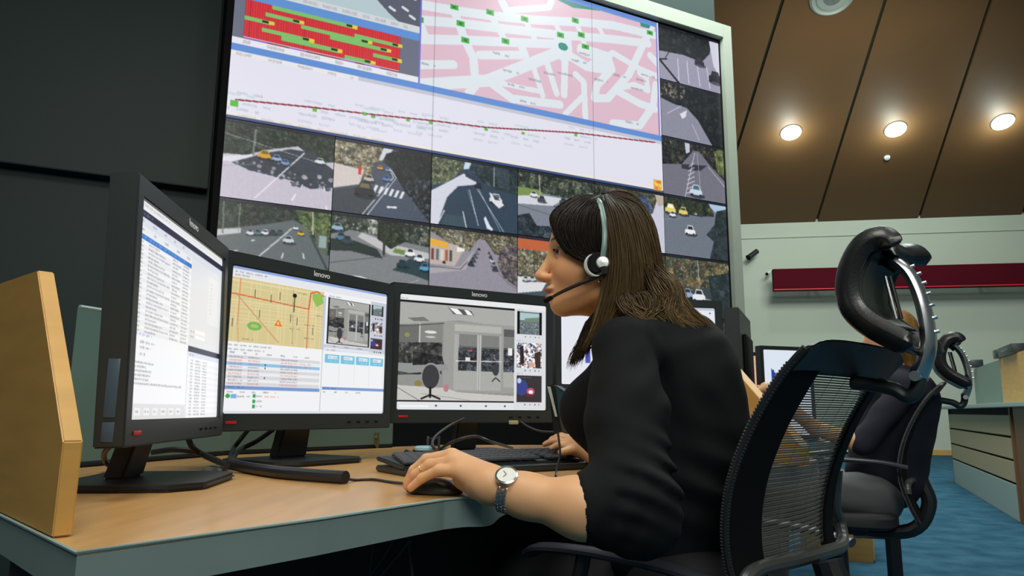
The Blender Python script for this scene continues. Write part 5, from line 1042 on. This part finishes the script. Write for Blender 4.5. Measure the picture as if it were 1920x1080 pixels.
# hair: base volume + strands
def hl_hair_y(xl, zl):
    a = np.where(zl > .03, 1-((xl+.010)/.119)**2-((zl-.03)/.115)**2, 1-((xl+.016)/.115)**2-((zl-.03)/.30)**2); return .090*np.sqrt(np.clip(a, 0, 1))
def hairsdf(X, Y, Z):
    f = ell(X, Y, Z, (-.010, 0, .030), (.103, .079, .101))
    f = smin(f, cone(X, np.abs(Y), Z, (-.050, .035, .0), (-.055, .036, -.09), .036, .030), .03)
    for a, b, ra, rb in (((1190, 500, 1.44), (1222, 560, 1.44), .036, .026), ((1222, 560, 1.43), (1275, 598, 1.41), .026, .022), ((1275, 598, 1.41), (1322, 636, 1.40), .022, .010), ((1160, 560, 1.385), (1140, 600, 1.375), .030, .018), ((1140, 600, 1.375), (1112, 640, 1.37), .018, .010), ((1100, 600, 1.45), (1080, 660, 1.45), .016, .005), ((1215, 520, 1.44), (1262, 540, 1.43), .022, .012), ((1262, 540, 1.43), (1262, 590, 1.42), .012, .012)):
        f = smin(f, cone(X, Y, Z, hl(*a), hl(*b), ra, rb), .02)
    xh = np.interp(Z, [-.2, -.06, -.012, .0, .012, .035, .060, .075, .12], [-.012, -.006, .004, .028, .046, .056, .066, .080, .13]); xh = xh - .2*np.clip(.03-np.abs(Y), 0, 1)*(Z < .05)
    lowm = (Z < .075); f = np.where(lowm, smax(f, X-xh, .008), f)
    return f - .0012*np.sin(240*X+60*Z)*1.0
P, F_ = surfnet(hairsdf, (-.30, -.12, -.20), (.12, .12, .15), .0035)
hc = np.tile(np.array(lin((34, 24, 18))), (len(P), 1)); hr_parts = [(toworld(P)-pl_, F_, hc)]
def dep_auto(px, py, off):
    p = hl(px, py); yy = float(hl_hair_y(p[0], p[2])); return 1.42-(yy+off)*.985
def strands(guides, n, c0, c1, spread=.0025, rad=.00085, npt=20, off=.002, lift=.006):
    G = []
    for g in guides:
        pts = []
        for q in g: pts.append(vv(q[0], q[1], q[2] if len(q) > 2 else dep_auto(q[0], q[1], off)))
        S_ = np.array(spline(pts, 6)); L_ = np.r_[0, np.cumsum(np.linalg.norm(np.diff(S_, axis=0), axis=1))]; L_ /= L_[-1]; tt = np.linspace(0, 1, npt)
        G.append(np.stack([np.interp(tt, L_, S_[:, i]) for i in range(3)], 1))
    G = np.array(G); PP = []; QQ = []; CC = []; k = 0; tri = np.array([[0, 1], [1, 2], [2, 0]])
    for s in range(int(n*2.7)):
        u = NR.uniform(0, len(G)-1); i = min(int(u), len(G)-2); t_ = u-i; t_ = t_*t_*(3-2*t_)*.5+t_*.5
        L0, L1 = 0, NR.uniform(.82, 1.0); c = G[i]*(1-t_)+G[i+1]*t_; c = np.stack([np.interp(np.linspace(L0, L1, npt), np.linspace(0, 1, npt), c[:, a]) for a in range(3)], 1)
        ph = NR.uniform(0, 6.28, 3); fr = NR.uniform(1.5, 4, 3); w_ = np.linspace(0, 1, npt)[:, None]; c = c + NR.normal(0, spread, 3)*np.minimum(w_*4+.15, 1) + spread*.7*np.sin(w_*fr*3+ph)*w_
        c[:, 1] -= NR.uniform(0, lift)*np.sin(np.pi*np.clip(w_[:, 0]*1.0+.08, 0, 1))
        tg = np.gradient(c, axis=0); tg /= np.linalg.norm(tg, axis=1)[:, None]+1e-9; a = np.cross(tg, [0, 1, .2]); a /= np.linalg.norm(a, axis=1)[:, None]+1e-9; b = np.cross(tg, a)
        r = rad*.5*NR.uniform(.6, 1.4)*np.clip(1.15-w_**3*1.05, .1, 1); ring = np.stack([c+a*r*2.0, c-b*r*.7, c-a*r*2.0], 1).reshape(-1, 3); PP.append(ring)
        base = k+3*np.arange(npt-1)[:, None, None]; q = np.stack([base+tri[None, :, :1], base+tri[None, :, 1:], base+3+tri[None, :, 1:], base+3+tri[None, :, :1]], -1).reshape(-1, 4); QQ.append(q); k += 3*npt
        j = NR.uniform(.55, 1.35); cc = (np.array(lin(c0))*(1-w_)+np.array(lin(c1))*w_)*j; CC.append(np.repeat(cc, 3, 0))
    P = np.concatenate(PP); return (P-pl_, np.concatenate(QQ), np.concatenate(CC))
DK, MD, LT = (34, 27, 20), (68, 55, 38), (128, 106, 70)
hr_parts.append(strands([[(1124, 366), (1082, 372), (1048, 392), (1035, 408), (1038, 420), (1047, 444), (1063, 468), (1087, 480), (1112, 488)], [(1125, 366), (1092, 378), (1062, 402), (1050, 430), (1058, 458), (1082, 480), (1114, 491)], [(1127, 366), (1104, 384), (1084, 410), (1080, 440), (1092, 470), (1120, 492)], [(1128, 366), (1116, 390), (1108, 420), (1110, 455), (1124, 492)], [(1129, 366), (1126, 400), (1124, 440), (1130, 492)]], 900, DK, DK))
hr_parts.append(strands([[(1126, 367), (1130, 420), (1136, 480), (1133, 530), (1122, 580), (1108, 625, 1.35), (1092, 660, 1.37)], [(1130, 366), (1140, 420), (1147, 480), (1144, 540), (1134, 590, 1.34), (1118, 630, 1.35)], [(1134, 365), (1154, 410), (1164, 470), (1166, 530), (1158, 575), (1140, 610, 1.34)], [(1138, 364), (1168, 400), (1184, 460), (1192, 520), (1188, 560), (1170, 590, 1.34)], [(1142, 364), (1180, 396), (1202, 450), (1214, 510), (1216, 550, 1.37), (1200, 580, 1.35)], [(1146, 364), (1190, 390), (1214, 430), (1229, 490), (1236, 545, 1.39), (1240, 585, 1.38)], [(1140, 362), (1172, 367), (1203, 392), (1224, 440), (1236, 500), (1241, 545, 1.41), (1246, 580, 1.40)], [(1128, 363), (1160, 361), (1196, 380), (1222, 425), (1236, 490, 1.45), (1242, 545, 1.45), (1246, 580, 1.43)]], 1500, DK, LT))
hr_parts.append(strands([[(1190, 470), (1208, 520, 1.36), (1225, 560, 1.35), (1262, 590, 1.34), (1296, 612, 1.35), (1318, 640, 1.37)], [(1200, 450), (1224, 505, 1.38), (1250, 530, 1.36), (1262, 560, 1.34), (1250, 590, 1.33), (1276, 620, 1.34), (1300, 650, 1.36)], [(1205, 440), (1232, 505, 1.40), (1268, 535, 1.38), (1282, 570, 1.36), (1310, 596, 1.36), (1334, 622, 1.37), (1338, 654, 1.38)], [(1196, 480), (1216, 540, 1.38), (1212, 575, 1.34), (1240, 600, 1.335), (1282, 616, 1.34), (1326, 650, 1.37)]], 620, MD, LT, spread=.004))
hr_parts.append(strands([[(1172, 540), (1180, 570, 1.33), (1205, 588, 1.325), (1232, 598, 1.33), (1268, 630, 1.34)], [(1160, 550), (1168, 580, 1.325), (1196, 600, 1.32), (1226, 606, 1.325)], [(1226, 545, 1.36), (1244, 556, 1.34), (1240, 580, 1.33), (1218, 590, 1.325), (1240, 610, 1.33)]], 200, MD, LT, spread=.004))
hr_parts.append(strands([[(1112, 590, 1.38), (1100, 620, 1.40), (1082, 655, 1.42), (1066, 692, 1.43)], [(1116, 585, 1.36), (1106, 620, 1.39), (1094, 650, 1.40), (1078, 684, 1.42)], [(1122, 580, 1.35), (1112, 615, 1.365), (1100, 645, 1.37), (1084, 668, 1.39)]], 200, DK, MD, spread=.004))
link('hair', npmesh(*joinnp(hr_parts)), hairm, pe_)
# headset
hs = thing_part('headset', pe_); hs['label'] = 'telephone headset with silver ear disc and thin black boom'
teal = mat('headband grey', (.16, .26, .24), .3); silver = mat('silver disc', (.62, .68, .64), .3, .3)
def rel(p): return Vector(p)-pe_.location
def hb(px, py, off=.013): return rel(V(px, py, dep_auto(px, py, off)))
bandp = [hb(1112, 361, .0), hb(1122, 376, .011), hb(1130, 400, .013), hb(1134, 430, .013), hb(1133, 460, .013), hb(1130, 484, .012)]
far = [rel(HM @ Vector((.012, .078*math.cos(q)*-1, .045+.098*math.sin(q)))) for q in np.linspace(.1, 1.45, 6)]
MB().tube(spline(far+bandp[1:], 6), [.0052]*(6*(len(far)+len(bandp)-2)+1), 10, flat=.45, up=(0, -1, .1)).build('headband', teal, hs)
ec = V(1127, 493, 1.42-.098); em = Vector((-.10, -.985, .05)).normalized()
def disc(c, n, prof, nn=36): q = n.to_track_quat('Z', 'Y').to_matrix().to_4x4(); q.translation = rel(c); return MB().lathe(prof, q, nn)
disc(ec+Vector((-.008, 0, .0)), em, [(0, -.022), (.020, -.022), (.0235, -.012), (.0235, -.004), (.018, .0), (0, .0)]).build('ear_cushion', blkm, hs)
crs = MB(); cc_ = ec+Vector((-.009, -.004, -.004)); q_ = em.to_track_quat('Z', 'Y').to_matrix(); cpts = []
for a in np.linspace(math.radians(115), math.radians(285), 18):
    cpts.append(rel(cc_ + Vector((math.cos(a)*.0205, 0, math.sin(a)*.0215))))
crs.tube(cpts, list(.0035*np.sin(np.linspace(.25, math.pi-.25, 18))), 8).build('silver_rim', silver, hs)
disc(ec+Vector((.003, 0, .0)), em, [(0, -.004), (.0125, -.004), (.0125, .003), (.0105, .006), (0, .0068)]).build('silver_disc', silver, hs)
bm_ = [rel(p) for p in (V(1132, 512, 1.318), V(1112, 522, 1.325), V(1080, 535, 1.338), V(1050, 549, 1.358), V(1034, 558, 1.378), V(1025, 563, 1.392))]
MB().tube(spline(bm_, 5), list(np.linspace(.0042, .0026, 26)), 8).build('mic_boom', blk, hs)
MB().tube([rel(V(1034, 558, 1.376)), rel(V(1023, 564, 1.392))], [.0042, .0052], 10).build('microphone', blkm, hs)
MB().tube([rel(V(1131, 500, 1.316)), rel(V(1134, 514, 1.316))], [.006, .006], 8).build('boom_pivot', blk, hs)
er = V(1124, 527, 1.34); MB().lathe([(0, .003), (.002, .002), (.003, 0), (.002, -.002), (0, -.003)], Matrix.Translation(rel(er)), 12).build('earring', chrome, pe_)
# watch and ring
wt = thing_part('wrist_watch', pe_); wt['label'] = 'steel wrist watch with white dial'
ax = (V(985, 928, 1.148)-V(925, 912, 1.165)).normalized(); wc = V(953, 921, 1.156); upv = Vector((0.02, -.72, .70)); upv = (upv-ax*upv.dot(ax)).normalized(); sv = ax.cross(upv)
def wpt(q, r, s=0): return rel(wc + upv*math.cos(q)*r + sv*math.sin(q)*r + ax*s)
br = MB()
for k in range(30):
    q = 2*math.pi*k/30
    if abs(math.cos(q)) > .90 and math.cos(q) > 0: continue
    rr = .0325
    for s_, w_ in ((-.0058, .0045), (0, .0055), (.0058, .0045)):
        dq = .5*(1 if s_ == 0 else 0)*2*math.pi/30; c = wpt(q+dq, rr, s_); rad = (c-rel(wc)-ax*s_).normalized(); tn = ax.cross(rad)
        M = Matrix((ax, tn, rad)).transposed().to_4x4(); M.translation = c; br.box((0, 0, 0), (w_, .0062, .0028), M, .0006)
br.build('bracelet', steel, wt)
cq = upv.to_track_quat('Z', 'Y').to_matrix().to_4x4(); cq.translation = rel(wc+upv*.0325)
MB().lathe([(0, -.002), (.0165, -.002), (.0178, .001), (.0175, .005), (.0150, .0062), (.0142, .0052), (0, .0052)], cq, 40).build('watch_case', steel, wt)
dl_ = MB().lathe([(0, .0056), (.0140, .0056), (.0140, .0052), (0, .0052)], cq, 36).build('dial', mat('white dial', (.62, .64, .58), .3), wt)
for a, l in ((.6, .009), (2.4, .0065)): MB().box((0, l/2, .0059), (.0011, l, .0004), cq @ Matrix.Rotation(a, 4, 'Z')).build('watch_hand', blk, dl_)
MB().tube([cq @ Vector((.017, 0, .002)), cq @ Vector((.0205, 0, .002))], .0018, 8).build('crown', steel, wt)
rp = Vector(vv(828, 869, 1.223)); rn = (Vector(vv(806, 872, 1.232))-Vector(vv(850, 866, 1.215))).normalized(); rq = rn.to_track_quat('Z', 'Y').to_matrix().to_4x4(); rq.translation = rel(vv(792, 881, 1.2365)); rn2 = (Vector(vv(779, 890, 1.240))-Vector(vv(806, 872, 1.232))).normalized(); rq = rn2.to_track_quat('Z', 'Y').to_matrix().to_4x4(); rq.translation = rel(vv(793, 880.5, 1.236))
MB().tube([rq @ Vector((math.cos(a)*.0100, math.sin(a)*.0100, 0)) for a in np.linspace(0, 2*math.pi, 25)], .0011, 8).build('finger_ring', mat('gold', (.8, .62, .3), .25, 1), pe_)
# computer mouse under the palm
mp_ = OZ(822, 915, ZD+.001); mdir = (Vector(vv(768, 912, 1.25))-Vector(vv(860, 890, 1.22))); mdir.z = 0; mdir.normalize()
t = thing('computer_mouse', 'dark mouse under the near hand of the woman', 'mouse', (V(815, 905, 1.265).x, 1.262, ZD+.001), (0, 0, math.atan2(mdir.y, mdir.x)))
def mo(X, Y, Z): return smax(ell(X, Y, Z, (0, 0, .002), (.052, .027, .024)), -Z+.0005, .002)
P, F_ = surfnet(mo, (-.06, -.035, -.005), (.06, .035, .035), .0025); link('shell', npmesh(P, F_), blk2, t)
MB().tube([(.03, -.003, .0205), (.03, .003, .0205)], .006, 12).build('scroll_wheel', blk, t)

# ------------------------------------------------------------------ the other person, in the far chair
p2 = thing('person', 'person in a dark navy top and grey trousers sitting in the farther chair, mostly hidden', 'person', (1.41, 3.07, 0), (0, 0, -.25))
def W2(px, py, d): return np.array(V(px, py, d))
def b2(X, Y, Z, g=0):
    f = cone(X, Y, Z, (1.43, 3.0, .66), (1.50, 2.98, .95), .15, .15); f = smin(f, cone(X, Y, Z, (1.47, 2.82, 1.0), (1.47, 3.14, 1.0), .065, .065), .06)
    f = smin(f, cone(X, Y, Z, (1.47, 2.80, .98), (1.30, 2.76, .78), .052, .047), .03)
    return f
def sk2(X, Y, Z):
    f = ell(X, Y, Z, (1.49, 2.98, 1.205), (.092, .075, .11)); f = smin(f, cone(X, Y, Z, (1.47, 2.98, 1.17), (1.48, 2.98, 1.03), .05, .055), .03); f = smin(f, ell(X, Y, Z, (1.415, 2.98, 1.185), (.03, .03, .05)), .03); f = smin(f, ell(X, Y, Z, (1.388, 2.98, 1.185), (.018, .011, .016)), .01)
    f = smin(f, cone(X, Y, Z, (1.30, 2.76, .78), (1.14, 2.80, .84), .038, .028), .02)
    hx = np.array(Matrix.Rotation(.25, 3, 'Z') @ (V(1436, 728, 2.85)-Vector((1.41, 3.07, 0)))+Vector((1.30, 3.0, 0))); f = smin(f, cone(X, Y, Z, (1.14, 2.80, .84), hx, .028, .026), .02)
    for k in range(4): f = smin(f, cone(X, Y, Z, hx+[-.01, .01*k-.02, 0], hx+[-.075+.006*abs(k-1), .018*k-.03, -.03], .011, .008), .006)
    f = smin(f, cone(X, Y, Z, hx+[0, .02, 0], hx+[-.04, .045, .01], .011, .009), .006)
    for s in (-1, 1):
        f = smin(f, cone(X, Y, Z, (1.36, 3.0+.09*s, .58), (.98, 3.0+.12*s, .58), .06, .05), .03); f = smin(f, cone(X, Y, Z, (.98, 3.0+.12*s, .58), (.96, 3.0+.12*s, .12), .04, .03), .02)
    return smin(f, smin(b2(X, Y, Z), b2(X, Y, Z), .01)+.02, .03)
l2 = np.array((1.30, 3.0, 0))
P, F_ = surfnet(sk2, (.70, 2.6, .1), (1.70, 3.3, 1.37), .0095); link('body', npmesh(P-l2, F_, np.tile(SK*.9, (len(P), 1))), skinm, p2)
P, F_ = surfnet(lambda X, Y, Z: b2(X, Y, Z)+.004*np.sin(40*Z+20*X)*np.sin(31*Y), (1.18, 2.6, .4), (1.70, 3.3, 1.1), .011); o = link('sweater', npmesh(P-l2, F_), mat('navy cloth', (.0045, .0065, .016), .85), p2); o['label'] = 'dark navy top'
def tr2(X, Y, Z):
    f = cone(X, Y, Z, (1.38, 2.93, .56), (1.38, 3.07, .56), .095, .095)
    for s in (-1, 1): f = smin(f, cone(X, Y, Z, (1.36, 3.0+.09*s, .58), (.98, 3.0+.12*s, .58), .085, .07), .03); f = smin(f, cone(X, Y, Z, (.98, 3.0+.12*s, .58), (.96, 3.0+.12*s, .12), .066, .05), .03)
    return f + .004*np.sin(30*X+20*Z)*np.sin(25*Y)
P, F_ = surfnet(tr2, (.85, 2.7, .05), (1.55, 3.3, .74), .012); o = link('trousers', npmesh(P-l2, F_), mat('grey trousers', (.10, .11, .11), .8), p2)
def h2(X, Y, Z): 
    f = ell(X, Y, Z, (1.505, 2.98, 1.22), (.098, .088, .115)); f = smax(f, -ell(X, Y, Z, (1.39, 2.98, 1.17), (.06, .075, .085)), .01); return smin(f, cone(X, Y, Z, (1.52, 2.98, 1.22), (1.55, 2.98, 1.08), .055, .035), .04)
P, F_ = surfnet(h2, (1.34, 2.86, 1.0), (1.64, 3.1, 1.40), .007); link('hair', npmesh(P-l2, F_), mat('light brown hair', (.26, .13, .03), .5, 0, .4, 60, stretch=(1, 1, .2)), p2)
for s in (-1, 1):
    MB().tube([(-.27, .12*s, .05), (-.32, .12*s, .055), (-.40, .12*s, .045), (-.46, .12*s, .035)], [.035, .042, .038, .02], 12, flat=.9, up=(0, 0, 1)).build('shoe', blk, p2)
